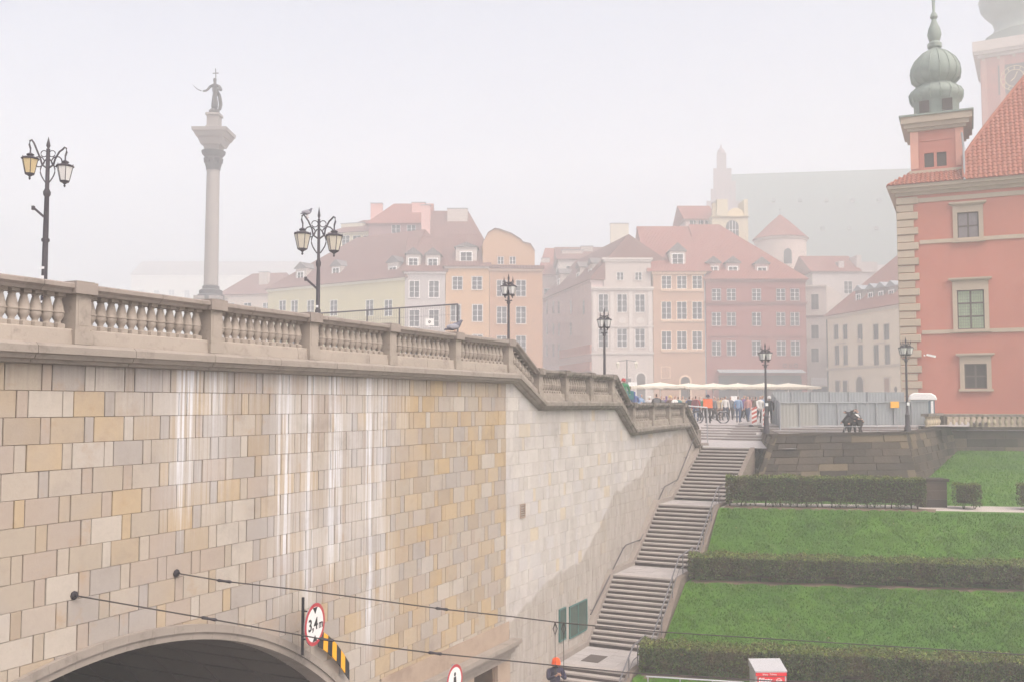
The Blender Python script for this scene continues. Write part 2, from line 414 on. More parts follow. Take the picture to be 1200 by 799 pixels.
# facing stones: wide and narrow alternating, courses half a period apart
PERU, WU, NU, HR, ZR = .822, .622, .2, .4115, .205
stones = []
for k in range(-26, 3):
    z0 = ZR+(k)*HR; z1 = z0+HR
    off = .06+(PERU*.5 if k % 2 else 0)
    i = -11
    while True:
        u0 = off+i*PERU; i += 1
        if u0 > 38.2: break
        jit = rng.uniform(-.02, .02); cut = u0+WU+jit
        for a, b in ((u0, cut), (cut, u0+PERU+0)):
            segs = [(a, b)]
            if a < 16.84 < b: segs = [(a, 16.84), (16.84, b)]
            for a2, b2 in segs:
                if a2 > 16.84 and b2-a2 > .4 and rng.random() < .35:
                    c = a2+(b2-a2)*rng.uniform(.4, .6); stones += [(a2, c, z0, z1), (c, b2, z0, z1)]
                else: stones.append((a2, b2, z0, z1))
def stone_poly(a, b, z0, z1, ga, gz):
    a += ga; b -= ga; z0 += gz; z1 -= gz
    if b-a < .02: return None
    n = 1 if (low(a) < z0-.01 and low(b) < z0-.01 and low((a+b)/2) < z0-.01 and lerp(CT, a)-.03 > z1 and lerp(CT, b)-.03 > z1) else 7
    top = []; bot = []
    for i in range(n+1):
        u = a+(b-a)*i/n; t = min(z1, lerp(CT, u)+.03); l = max(z0, low(u))
        if t-l > .012: top.append((u, t)); bot.append((u, l))
    if len(top) < 2: return None
    return bot+top[::-1], n == 1
items = []
for a, b, z0, z1 in stones:
    if a < -8.5: continue
    rt = a > 16.8
    q = stone_poly(a, b, z0, z1, .005 if rt else .0095, .002 if rt else .003)
    if q is None: continue
    # size in the picture
    c = wpt((a+b)/2, 0, (z0+z1)/2); inview = c.y > 1 and -.02 < .5+(c.x/c.y)*FPX/1200 < 1.0
    size = (b-a)*(z1-z0)/(c.y**2) if inview else 0
    if c.z < -10.2 or (c.y and (YH-c.z/c.y*FPX) > 815): size = 0
    items.append((size, a, b, z0, z1, q))
items.sort(key=lambda t: -t[0])
cache = {}
for size, a, b, z0, z1, (poly, full) in items[:298]:
    w = round(b-a, 2); key = (w, a > 16.8)
    if full:
        if key not in cache:
            g2 = .005 if a > 16.8 else .0095; gz = .002 if a > 16.8 else .003
            pp = [(g2,gz),(w-g2,gz),(w-g2,HR-gz),(g2,HR-gz)]
            me = MB().prism(pp, 0, .04, 'y', 0, .006).mesh('stone'); me.materials.append(M['stone_part']); cache[key] = me
        o = link('stone', cache[key], wall, (a, rng.uniform(-.007, .005), z0))
    else:
        n = len(poly)
        MB().prism(poly, 0, .04, 'y', 0).build('stone', M['stone_part'], wall)
Vs = []; Fs = []; Ts = []
mbj = MB(); tints = []
for size, a, b, z0, z1, (poly, full) in items[298:]:
    n0 = len(mbj.f); d = rng.uniform(-.006, .005)
    if full: mbj.prism(poly, d, .04, 'y', 0, .006)
    else: mbj.prism(poly, d, .04, 'y', 0)
    t = rng.random(); tints += [t]*(len(mbj.f)-n0)
me = bpy.data.meshes.new('stone_facing'); me.from_pydata(mbj.v, [], mbj.f)
at = me.attributes.new('tint', 'FLOAT', 'FACE'); at.data.foreach_set('value', tints); me.materials.append(M['stone_join'])
me.update(); o = link('stone_facing', me, wall); tag(o, kind='stuff')
# voussoir ring of the arch
nv = 46
a0 = math.asin(min(1, 9.0/RA))
for i in range(nv):
    t0 = -1.28+2.56*i/nv; t1 = -1.28+2.56*(i+1)/nv-.004/RA
    if UC+RA*math.sin(t0) < -7 or UC+RA*math.sin(t0) > 10.9: continue
    b = MB()
    for (r0, r1, y0) in ((RA-.22, RA-.09, -.05), (RA-.088, RA+.05, -.09)):
        pts = []
        for t in (t0, (t0+t1)/2, t1): pts.append((UC+r1*math.sin(t), ZC+r1*math.cos(t)))
        for t in (t1, (t0+t1)/2, t0): pts.append((UC+r0*math.sin(t), ZC+r0*math.cos(t)))
        b.prism(pts, y0, .5, 'y', 0)
    b.build('voussoir', M['corn'], wall)
# tunnel barrel behind the arch
M['tunnel'] = mat('dark_tunnel_lining', (.075,.062,.055), .9, .25, .8)  # dark grey-brown, shared by the vault and the portal door
tn = MB(); ri = RA-.23; na = 26
tt = [-1.22+2.44*i/na for i in range(na+1)]; ys = [.45+1.55*i for i in range(19)]
for j in range(18):
    for i in range(na):
        r1 = ri; t0, t1 = tt[i]+.004, tt[i+1]-.004; y0, y1 = ys[j]+.02, ys[j+1]-.02
        P = lambda t, y, r: (UC+r*math.sin(t), y, ZC+r*math.cos(t))
        tn.add([P(t0,y0,r1),P(t1,y0,r1),P(t1,y1,r1),P(t0,y1,r1),P(t0,y0,r1+.05),P(t1,y0,r1+.05),P(t1,y1,r1+.05),P(t0,y1,r1+.05)],
               [(0,1,2,3),(0,4,5,1),(1,5,6,2),(2,6,7,3),(3,7,4,0)])
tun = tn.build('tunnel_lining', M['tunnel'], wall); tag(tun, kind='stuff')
sh = MB(); na2 = 26
for i in range(na2):
    t0, t1 = tt[i], tt[i+1]; r = ri+.06
    sh.add([(UC+r*math.sin(t0),.45,ZC+r*math.cos(t0)),(UC+r*math.sin(t1),.45,ZC+r*math.cos(t1)),(UC+r*math.sin(t1),28.4,ZC+r*math.cos(t1)),(UC+r*math.sin(t0),28.4,ZC+r*math.cos(t0))], [(0,1,2,3)])
sh.add([(UC-9.5,28.4,GZ-.3),(UC+9.5,28.4,GZ-.3),(UC+9.5,28.4,-3.5),(UC-9.5,28.4,-3.5)], [(0,1,2,3)])
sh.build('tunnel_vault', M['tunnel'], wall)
M['lampglow'] = NG('lit_lamp_face').m; e = M['lampglow'].node_tree.nodes['Principled BSDF']
e.inputs['Emission Color'].default_value = (1,.9,.72,1); e.inputs['Emission Strength'].default_value = 3.0
M['dkmetal'] = mat('dark_cast_iron', (.030,.027,.034), .5, .25, 8, metal=.3)
M['steel'] = mat('galvanised_steel', (.34,.35,.37), .45, .1, 4, metal=.5)
# light fitting on the vault
p = P0; uL, yL = 4.9, 1.7
tl = thing('tunnel_light', 'small lit lamp fixed to the dark vault just inside the arch', 'lamp', tuple(wpt(uL,-yL,ZC+math.sqrt(ri**2-(uL-UC)**2)-.12)), WROT)
MB().box(-.26,-.13,0,.26,.13,.1).build('housing', M['steel'], tl); MB().box(-.22,-.1,-.03,.22,.1,-.002).build('diffuser', M['lampglow'], tl)
# stone portal right of the arch
M['portal'] = mat('brown_portal_stone', (.36,.28,.22), .85, .18, 1.5, .4, 1.2, dcol=(.18,.13,.1))
M['recess'] = mat('brown_render', (.20,.145,.115), .9, .15, 1)  # plain brown for the portal recess, vent back and slats
po = thing('stone_portal', 'stone doorway portal with moulded cornice low on the bridge wall', 'portal', tuple(P0), WROT)
MB().box(10.15,-.03,-7.0,17.0,.3,-6.47).build('frieze', M['portal'], po)
c = MB()
for a, b, d, e2 in ((-7.12,-7.0,.34,17.25),(-7.22,-7.122,.27,17.19),(-7.36,-7.222,.18,17.1),(-7.55,-7.362,.08,17.02)): c.box(10.0,-d,a,e2,.25,b)
c.build('cornice', M['corn'], po)
for a, b in ((16.2,17.02),(14.2,14.75),(10.1,10.6)): MB().box(a,-.05,GZ,b,.3,-7.552).build('pilaster', M['portal'], po)
MB().box(10.3,.95,GZ-.1,16.9,1.1,-7.3).box(10.45,.2,-7.56,16.25,1.0,-7.5).build('recess_wall', M['recess'], po)
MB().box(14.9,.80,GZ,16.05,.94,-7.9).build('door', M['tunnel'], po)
# vent and small windows of the stair wall
vt = thing('wall_vent', 'small square brown louvred vent set in the pale wall', 'vent', tuple(wpt(17.97,.02,-3.3)), WROT)
MB().box(-.19,-.01,-.22,-.15,.06,.22).box(.15,-.01,-.22,.19,.06,.22).box(-.149,-.01,.18,.149,.06,.22).box(-.149,-.01,-.22,.149,.06,-.18).build('frame', M['portal'], vt)
MB().box(-.15,.03,-.18,.15,.05,.18).build('back', M['recess'], vt)
for i in range(5): MB().cbox((0,.01,-.14+.07*i),(.29,.05,.015),M=Matrix.Rotation(.6,4,'X')).build('slat', M['recess'], vt)
M['teal'] = mat('teal_painted_frame', (.05,.15,.14), .6, .1, 3)
M['tealglass'] = mat('dusty_teal_glass', (.05,.085,.07), .15, .25, 4)
for (pl_, pt, pr, pb, lab) in ((654.5,715.5,662.2,752,'narrow teal framed window beside the larger one in the stair wall'), (666.5,711,687,741,'wide teal framed window low in the stair wall with two panes')):
    u0, zt = wall_hit(pl_, pt); u1, zt1 = wall_hit(pr, pt); _, zb = wall_hit(pl_, pb); zt, zb = (-6.83,-7.9) if pr < 664 else (-6.9,-7.98)
    w = u1-u0; h = zt-zb
    wn = thing('wall_window', lab, 'window', tuple(wpt(u0,.02,zb)), WROT)
    t = .032
    MB().box(0,-.03,0,w,.03,t).box(0,-.03,h-t,w,.03,h).box(0,-.03,t+.001,t,.03,h-t-.001).box(w-t,-.03,t+.001,w,.03,h-t-.001).build('frame', M['teal'], wn)
    nP = 1 if w < 1.2 else 2
    for i in range(nP):
        a = t+(w-2*t)*i/nP; b = t+(w-2*t)*(i+1)/nP
        MB().box(a+.001,-.005,t,b-.001-(.04 if i < nP-1 else 0),.01,h-t).build('pane', M['tealglass'], wn)
        if i < nP-1: MB().box(b-.04,-.02,t+.002,b-.001,.02,h-t-.002).build('mullion', M['teal'], wn)

# ================================================================ BALUSTRADE
bl = thing('stone_balustrade', 'stone balustrade stepping down along the top of the bridge wall', 'balustrade', tuple(P0), WROT)
def sweep(path, prof, mats, name, parent, flip=False, cuts=None):
    """sweep prof [(y,dz)] along path [(u,z)]; verticals sheared"""
    b = MB(); n = len(prof); vs = []; fs = []
    for u, z in path:
        for y, dz in prof: vs.append((u, y, z+dz))
    for i in range(len(path)-1):
        for j in range(n):
            q = (j+1) % n; fs.append((i*n+j, (i+1)*n+j, (i+1)*n+q, i*n+q))
    fs.append(tuple(range(n))); fs.append(tuple(range((len(path)-1)*n, len(path)*n)))
    b.add(vs, fs); return b.build(name, mats, parent)
def split_path(path, lens=2.4):
    out = []
    for (a, za), (b, zb) in zip(path, path[1:]):
        n = max(1, round((b-a)/lens))
        for i in range(n):
            u0 = a+(b-a)*i/n; u1 = a+(b-a)*(i+1)/n-.012
            out.append([(u0, za+(zb-za)*i/n), (u1, za+(zb-za)*((i+1)/n)-(zb-za)*.012/(b-a))])
    return out
copro = [(-.20,0-.02),(-.17,0),(.28,0),(.31,-.02),(.31,-.07),(.27,-.10),(.25,-.165),(-.12,-.165),(-.15,-.12),(-.20,-.08)]
for seg in split_path([(-9,1.9),(17.25,1.9),(18.8,1.11),(26.25,1.09),(27.85,.03),(35.85,.03),(37.95,-1.13)]): sweep(seg, copro, M['coping'], 'coping_stone', bl)
corpro = [(-.30,.22),(-.30,.11),(-.25,.095),(-.22,.03),(-.14,.015),(-.12,-.03),(-.05,-.045),(.35,-.045),(.35,.27),(-.24,.27)]
for seg in split_path(CT, 1.9): sweep(seg, corpro, M['corn'], 'cornice_stone', bl)
plpro = [(-.13,.271),(-.10,.50),(-.08,.52),(.2,.52),(.24,.271)]
for seg in split_path([(a, b) for a, b in CT], 2.7): sweep(seg, plpro, M['bal'], 'plinth_stone', bl)
def zpl(u): return lerp(CT, u)+.52
def zcp(u): return lerp(RT, u)-.165
pil = [-7.3,-4.4,-1.55,1.3,4.3,7.25,10.35,13.6,16.85, 19.05,21.25,23.55,25.85, 28.25,30.8,33.2,35.45]
pm = {}
for u in pil:
    zb, zt = zpl(u)-.24, zcp(u); h = zt-zb
    b = MB().box(-.145,-.16,0,.145,.26,h).box(-.175,-.19,0,.175,.28,.22)
    b.box(-.10,-.166,.30,.10,-.1605,h-.08)
    b.build('pillar', M['bal'], bl, loc=(u,0,zb))
    MB().box(-.21,-.235,0,.21,.33,.19).box(-.17,-.2,.19,.17,.3,.205).build('pillar_cap', M['coping'], bl, loc=(u,0,zcp(u)+.002))
# baluster: square foot and head, double swelling body
bprof = [(.085,0),(.085,.07),(.05,.085),(.045,.11),(.07,.15),(.09,.20),(.085,.24),(.097,.245),(.097,.262),(.088,.27),(.082,.33),(.06,.42),(.048,.47),(.06,.485),(.045,.50),(.085,.505),(.085,.555)]
bme = MB().lathe(bprof, 10, sq={0,1,14,15,16}, rot=math.pi/10).mesh('baluster', True); bme.materials.append(M['bal'])
slots = []
ends = list(zip(pil, pil[1:]))
for a, b in ends:
    n = 12 if b < 17 else 9
    cross = (a < 17 and b > 17) or (a < 26 and b > 26.5)
    if cross: n = 8
    for i in range(n):
        slots.append(a+.2+(b-a-.4)*(i+.5)/n)
slots += [36.0,36.35,36.7,37.05,37.4]
for u in slots:
    zb = zpl(u); h = zcp(u)-zb
    o = link('baluster', bme, bl, (u, .06, zb)); o.scale = (1.06+.08*rng.random(), 1.05, h/.555)
    if u > 17.3: o.scale.x *= .9
# end block
MB().box(37.75,-.25,-2.75,38.35,.45,-2.0).box(37.6,-.2,-2.0,38.2,.35,-1.25).build('end_block', M['coping'], bl)

# ================================================================ STAIRCASE ALONG THE WALL
sc_ = thing('stone_staircase', 'long flight of granite stairs climbing beside the pale wall to the square', 'stairs', tuple(P0), WROT)
V0, V1 = .22, 2.62
flights = [(38.15,33.15,-2.12,-4.27,15),(31.1,27.75,-4.27,-6.38,14),(25.47,22.8,-6.38,-8.45,14),(20.15,18.0,-8.45,GZ,10)]
prevbot = None
for (ua, ub, za, zb, n) in flights:
    tr = (ua-ub)/n; rs = (za-zb)/n
    for i in range(n):
        zt = za-rs*i; u1 = ua-tr*i
        # nosing slab + riser block; the first nosing belongs to the landing above
        if i == 0: MB().box(ua-.02,-V1,zt-.055,ua+.28,-V0,zt+.004).build('step', M['step'], sc_)
        else: MB().box(u1-.025,-V1,zt-.055,u1+tr+.0,-V0,zt, 0).build('step', M['step'], sc_)
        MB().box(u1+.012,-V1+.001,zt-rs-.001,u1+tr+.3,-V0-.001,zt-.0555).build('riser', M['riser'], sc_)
lands = [(33.15,31.1,-4.27,4),(27.75,25.47,-6.38,5),(22.8,20.15,-8.45,6)]
for a, b, z, n in lands:
    b2 = b+.28
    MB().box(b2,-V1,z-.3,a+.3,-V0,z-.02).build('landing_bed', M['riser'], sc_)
    nv_ = 4
    for i in range(n):
        for j in range(nv_):
            x0 = b2+.004+(a+.05-b2)*i/n; x1 = b2-.004+(a+.05-b2)*(i+1)/n; y0 = -V1+(V1-V0)*j/nv_+.005; y1 = -V1+(V1-V0)*(j+1)/nv_-.005
            MB().box(x0,y0,z-.03,x1,y1,z+rng.uniform(-.003,.003)).build('paving_slab', M['slab'], sc_)
# cheek walls
SP = [(17.6,GZ+.05),(18.0,GZ+.15),(20.15,-8.35),(22.8,-8.35),(25.47,-6.28),(27.75,-6.28),(31.1,-4.17),(33.15,-4.17),(38.15,-2.05)]
def cheek(v0, v1, lift, name, top=38.15):
    P = [p for p in SP if p[0] <= top]; b = MB(); vs = []; fs = []
    for u, z in P: vs += [(u,-v1,GZ-.2),(u,-v1,z+lift),(u,-v0,z+lift),(u,-v0,GZ-.2)]
    for i in range(len(P)-1):
        k = 4*i; fs += [(k,k+4,k+5,k+1),(k+1,k+5,k+6,k+2),(k+2,k+6,k+7,k+3)]
    k = 4*(len(P)-1); fs += [(0,1,2,3),(k,k+1,k+2,k+3)]
    b.add(vs, fs).build(name, M['cheek'] if v0 < 1 else M['cheekd'], sc_)
cheek(-.03, .22, .06, 'cheek_wall'); cheek(2.62, 2.84, -.03, 'cheek_wall')
dr = MB().box(-.45,-.3,0,.45,.3,.012)
tag(dr.build('floor_grate', M['riser'], loc=tuple(wpt(21.35,1.05,-8.445)), rz=WROT), 'dark rectangular mat-like grate on the lowest stair landing', 'grate')
# handrails
hr = thing('wall_handrail', 'thin grey handrail bracketed to the pale wall above the stairs', 'handrail', tuple(P0), WROT)
HP = [(23.3,-7.45),(26.75,-5.6),(27.1,-5.5),(28.9,-5.5),(32.2,-3.62),(34.2,-3.45),(37.3,-1.5)]
MB().tube([(u,-.16,z) for u, z in HP], .024, 8).build('rail', M['handrail'], hr, True)
for u in (23.6,25.2,27.0,28.8,30.4,32.2,34.2,35.8,37.1): MB().tube([(u,.03,lerp(HP,u)-.07),(u,-.10,lerp(HP,u)-.07),(u,-.155,lerp(HP,u)-.02)], .011, 6).build('bracket', M['rail'], hr)
for (pts, lab) in (([(18.2,-8.9),(20.3,-7.62),(21.6,-7.55)], 'short posted handrail at the foot of the stairs, lowest of three'),
                   ([(22.0,-7.95),(25.5,-5.55),(27.3,-5.48)], 'posted handrail on the outer side of the stairs above the middle hedge end'),
                   ([(27.6,-5.75),(31.2,-3.5),(32.7,-3.42)], 'posted handrail beside the upper flight, next to the topmost long hedge')):
    h = thing('stair_handrail', lab, 'handrail', tuple(P0), WROT, 'posted handrails of the stairs')
    V = 2.76
    MB().tube([(u,-V,z) for u, z in pts], .026, 8).build('rail', M['rail'], h, True)
    MB().tube([(u,-V,z-.45) for u, z in pts], .014, 6).build('lower_rail', M['rail'], h, True)
    n = 5; a, b = pts[0][0], pts[-1][0]
    for i in range(n):
        u = a+(b-a)*i/(n-1); MB().tube([(u,-V,lerp(SP,u)+.02),(u,-V,lerp(pts,u))], .02, 6).build('post', M['rail'], h)

# ================================================================ TERRACED LAWNS
HA = math.tan(math.radians(9.8))
# stations: y at the stair edge, z
STN = [(27.5,GZ-.02),(28.9,GZ),(29.0,GZ+.02),(31.1,-8.50),(33.4,-8.42),(36.4,-6.55),(38.6,-6.36),(40.9,-4.33),(41.2,-4.28),(43.0,-4.27),(47.0,-3.95),(58.6,-2.72),(66,-2.7)]
def station_left(Y):
    # line y = Y - HA*(x-x0) crossing v = 2.9 ; x0 chosen on that line
    k = (WN.x*P0.x+WN.y*P0.y+2.9)
    x = (k-WN.y*Y)/WN.x; return x, Y
def terrain_z(x, y):
    lo, hi = 20.0, 75.0
    for _ in range(40):
        mid = (lo+hi)/2; xl, _y = station_left(mid)
        if mid-HA*(x-xl)*flat(mid) < y: lo = mid
        else: hi = mid
    return lerp(STN, lo)
def flat(Y): return max(0, min(1, (50-Y)/8))
lv = []; lf = []; xs = [0,.8,2,4,7,10,14,18,24,32,45,70]
Ys = [27.5,28.9,29.0,29.7,30.4,31.1,32.2,33.4,34.2,35,35.7,36.4,37.5,38.6,39.2,39.8,40.4,40.9,41.2,43.0,44.5,47,50,54,58.6,66]
for Y in Ys:
    xl, _ = station_left(Y)
    for dx in xs: lv.append((xl+dx, Y-HA*dx*flat(Y), lerp(STN, Y)))
n = len(xs)
def strip(i0, i1):
    fs = []
    for i in range(i0, i1):
        for j in range(n-1): a = i*n+j; fs.append((a, a+1, a+n+1, a+n))
    return fs
tag(MB().add(lv, strip(0, 2)).build('kerb_pavement', M['slab'], smooth=True), kind='structure')
tag(MB().add(lv, strip(2, 18)).build('terraced_lawn', M['lawn'], smooth=True), kind='structure')
tag(MB().add(lv, strip(18, 19)).build('garden_path', M['gravel'], smooth=True), kind='structure')
tag(MB().add(lv, strip(19, len(Ys)-1)).build('upper_lawn', M['lawn'], smooth=True), kind='structure')
# grass blades over the lawns
def blades(n, Y0, Y1, x1, h=.07):
    Y = rng.uniform(Y0, Y1, n); X = rng.random(n)**1.0*x1
    k = (WN.x*P0.x+WN.y*P0.y+2.9); xl = (k-WN.y*Y)/WN.x; fl = np.clip((50-Y)/8, 0, 1)
    x = xl+.05+X; y = Y-HA*X*fl; z = np.interp(Y, [s_[0] for s_ in STN], [s_[1] for s_ in STN])
    a = rng.uniform(0, 2*np.pi, n); hh = h*rng.uniform(.4, 1.2, n); w = rng.uniform(.012, .03, n)
    lx = rng.normal(0, .5, n)*hh; ly = rng.normal(0, .5, n)*hh
    V = np.empty((n, 3, 3)); V[:,0] = np.c_[x-np.cos(a)*w, y-np.sin(a)*w, z-.01]; V[:,1] = np.c_[x+np.cos(a)*w, y+np.sin(a)*w, z-.01]; V[:,2] = np.c_[x+lx, y+ly, z+hh]
    return V.reshape(-1, 3)
Vb = np.concatenate([blades(60000, 33.3, 36.4, 17), blades(45000, 38.6, 40.9, 15), blades(16000, 29.0, 31.2, 15), blades(45000, 43.1, 58.5, 22, .09)])
cl = Vb.reshape(-1, 3, 3); nz_ = np.sin(cl[:,0,0]*2.1+np.sin(cl[:,0,1]*3.3)*1.7)*np.sin(cl[:,0,1]*4.7+np.sin(cl[:,0,0]*1.3)*2)+.5*np.sin(cl[:,0,0]*7.3+cl[:,0,1]*5.1); keep_ = rng.random(len(cl)) < np.clip(.86+.28*nz_, .5, 1)
cl[:,2,2] += np.clip(nz_, 0, 1)*.03; clump_t = np.clip(.5+.25*nz_, 0, 1)[keep_]; Vb = cl[keep_].reshape(-1, 3)
nb = len(Vb)//3
me = npmesh('grass_blades', Vb, np.arange(nb*3).reshape(-1, 3), [M['blade']], np.clip(rng.random(nb)*.5+clump_t*.6, 0, 1))
tag(link('grass', me), 'short bright green turf covering the terraced lawns', 'grass', kind='stuff')
# bare ragged soil along the feet of the hedges, fallen leaves
for Ya_, Yb_, x1_ in ((36.28,36.8,16.5),(30.95,31.5,15.5),(41.0,41.5,8.2)):
    V = []; F = []; n_ = 90
    for i in range(n_+1):
        dx = x1_*i/n_; e0 = .13*math.sin(i*.9)+.10*rng.random()-.05; 
        for Y in (Ya_+e0, Yb_): xl, _ = station_left(Y); V.append((xl+.15+dx, Y-HA*dx*flat(Y), lerp(STN, Y)+.035+(.0 if Y == Yb_ else -.015)))
    for i in range(n_): F.append((2*i, 2*i+2, 2*i+3, 2*i+1))
    tag(MB().add(V, F).build('soil_strip', M['earth'], smooth=True), kind='structure')
M['fallen'] = mat('fallen_leaf', (.30,.20,.08), .8, .4, 9)
def litter(n, Y0, Y1, x1):
    Y = rng.uniform(Y0, Y1, n); X = rng.random(n)*x1; k = (WN.x*P0.x+WN.y*P0.y+2.9); xl = (k-WN.y*Y)/WN.x; fl = np.clip((50-Y)/8, 0, 1)
    c = np.c_[xl+.05+X, Y-HA*X*fl, np.interp(Y, [q[0] for q in STN], [q[1] for q in STN])+.07]; a = rng.uniform(0, 6.28, n); s_ = rng.uniform(.02, .045, n); V = np.empty((n,4,3))
    for k2, (ca, sc2) in enumerate(((0,1),(1.57,.6),(3.14,1),(4.71,.6))): V[:,k2] = c+np.c_[np.cos(a+ca)*s_*sc2, np.sin(a+ca)*s_*sc2, rng.normal(0,.008,n)]
    return V.reshape(-1, 3)
Vl = np.concatenate([litter(110, 33.3, 36.4, 16), litter(80, 38.6, 41, 14), litter(60, 43, 55, 18), litter(50, 29.2, 31, 14)])
tag(link('fallen_leaves', npmesh('fallen_leaves', Vl, np.arange(len(Vl)).reshape(-1, 4), [M['fallen']])), 'scattered yellow-brown leaves lying on the lawns', 'leaves', kind='stuff')
# ================================================================ HEDGES
def leaf_mat():
    g = NG('hedge_leaves'); at = g.n('ShaderNodeAttribute', attribute_name='tint')
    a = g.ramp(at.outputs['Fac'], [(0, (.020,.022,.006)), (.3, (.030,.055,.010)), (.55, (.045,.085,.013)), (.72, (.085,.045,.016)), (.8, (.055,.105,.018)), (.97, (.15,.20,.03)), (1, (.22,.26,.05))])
    b = g.mix(g.map(g.noise(1.1, 4), .48, .68, 0, .55), a, (.085,.040,.018))
    return g.out(b, .6)
M['leaf'] = leaf_mat(); M['twig'] = mat('hedge_twigs', (.045,.030,.020), .9, .3, 6)
def frame_at(Y, dx):
    xl, _ = station_left(Y); f = flat(Y); return Vector((xl+dx, Y-HA*dx*f, lerp(STN, Y)))
def hedge(label, Y, dx0, dx1, depth, h, nl, bottom=.12):
    A = frame_at(Y, dx0); B = frame_at(Y, dx1); L = (B-A).length; rz = math.atan2(B.y-A.y, B.x-A.x)
    t = thing('hedge', label, 'hedge', tuple(A), rz, 'clipped hedges on the terraced lawns')
    # dense twiggy core, lumpy
    nx = max(2, int(L/.25)); b = MB(); vs = []; fs = []
    ring = [(.12,.22),(.08,.5),(.14,.86),(.5,.93),(.86,.86),(.92,.5),(.88,.22)]
    for i in range(nx+1):
        for (yy, zz) in ring:
            e = .0 if 0 < i < nx else .12
            vs.append((L*i/nx+(e if i == 0 else -e), depth*(yy+rng.uniform(-.04,.04)), h*(zz+rng.uniform(-.03,.03))))
    k = len(ring)
    for i in range(nx):
        for j in range(k-1): fs.append((i*k+j, i*k+j+1, (i+1)*k+j+1, (i+1)*k+j))
        fs.append((i*k+k-1, i*k, (i+1)*k, (i+1)*k+k-1))
    fs += [tuple(range(k)), tuple(range(nx*k, nx*k+k))]
    b.add(vs, fs).build('twig_core', M['twig'], t)
    # stems
    s = MB(); nst = int(L/.33)
    for i in range(nst):
        x = L*(i+.5)/nst+rng.uniform(-.08,.08); y = depth*rng.uniform(.2,.8)
        for q in range(3): s.tube([(x,y,-.12),(x+rng.uniform(-.12,.12),y+rng.uniform(-.12,.12),h*.45)], [.018,.009], 4)
    tag(s.build('stems', M['twig'], t), kind='stuff')
    # leaves on the shell
    face = rng.random(nl); x = rng.uniform(-.04, L+.04, nl); y = np.empty(nl); z = np.empty(nl); tint = np.empty(nl)
    top = face < .36; fr = (face >= .36) & (face < .88); bk = face >= .88
    lump = .05*np.sin(x*1.9+Y)+.045*np.sin(x*4.7+2)+.03*np.sin(x*11)
    y[top] = rng.uniform(0, depth, top.sum()); z[top] = h+rng.normal(0, .04, top.sum())+lump[top]*.6
    zz = bottom+(h-bottom)*rng.random(fr.sum())**.8; y[fr] = rng.normal(0, .035, fr.sum())+lump[fr]-.12*(1-zz/h); z[fr] = zz
    y[bk] = depth+rng.normal(0, .035, bk.sum()); z[bk] = bottom+(h-bottom)*rng.random(bk.sum())
    ends = rng.random(nl) < .03; x[ends] = np.where(rng.random(ends.sum()) < .5, rng.normal(0,.03,ends.sum()), L+rng.normal(0,.03,ends.sum())); y[ends] = rng.uniform(0, depth, ends.sum()); z[ends] = rng.uniform(bottom, h, ends.sum())
    # thin out the foot so gaps open
    gap = (np.sin(x*2.3+Y*3)+np.sin(x*5.1+1)+rng.normal(0, .5, nl)) > .6
    keep = ~((z < h*.38) & gap & fr)
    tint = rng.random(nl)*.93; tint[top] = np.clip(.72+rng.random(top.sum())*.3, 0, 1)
    x, y, z, tint = x[keep], y[keep], z[keep], tint[keep]; n = len(x)
    sz = rng.uniform(.022, .05, n); d1 = rng.normal(size=(n,3)); d1 /= np.linalg.norm(d1, axis=1)[:,None]
    d2 = np.cross(d1, rng.normal(size=(n,3))); d2 /= np.linalg.norm(d2, axis=1)[:,None]
    c = np.c_[x, y, z]; V = np.empty((n,4,3)); V[:,0] = c-d1*sz[:,None]; V[:,1] = c+d2*sz[:,None]*.6; V[:,2] = c+d1*sz[:,None]; V[:,3] = c-d2*sz[:,None]*.6
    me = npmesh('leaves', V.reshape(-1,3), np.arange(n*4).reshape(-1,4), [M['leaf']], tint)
    tag(link('leaves', me, t), kind='stuff'); return t
hedge('lowest long clipped hedge with thin foot, behind the red ticket box', 31.35, .15, 15.5, 1.15, .86, 52000)
hedge('middle long clipped hedge running across the terraced lawn from the stairs', 36.65, .1, 17, 1.35, .88, 52000)
hedge('upper clipped hedge in front of the dark stone bastion', 41.35, .25, 7.95, .95, 1.22, 26000)
hedge('small cube of clipped hedge standing alone beside the garden path', 41.9, 9.15, 10.0, .75, .98, 3600)
hedge('clipped hedge block past the path gap at the far end of the upper row', 41.9, 11.6, 18, .75, 1.0, 16000)

# ================================================================ BASTION, RETAINING WALL
M['bast'] = mat('dark_weathered_bastion_stone', (.056,.042,.032), .9, .5, 1.2, .7, .9, bump=.03, bscale=7, obj=.45, dcol=(.055,.048,.045))
M['bastl'] = mat('ochre_bastion_stone', (.12,.092,.06), .9, .3, 1.2, .45, .9, bump=.02, bscale=9, obj=.2, dcol=(.09,.075,.065))
bas = thing('stone_bastion', 'dark battered sandstone bastion at the head of the stairs carrying two lamp posts', 'bastion', (12.6,46.9,-4.6))
O = Vector((12.6,46.9,-4.6))
TA, TB, TC = Vector((12.45,47.2,-1.55)), Vector((19.2,48.0,-1.47)), Vector((26.0,58.3,-1.42))
BA, BB, BC = Vector((11.0,46.1,-4.6)), Vector((19.6,47.15,-4.6)), Vector((26.5,57.6,-4.6))
TZ, BZ = Vector((14.4,57,-1.55)), Vector((13.2,57,-4.6))
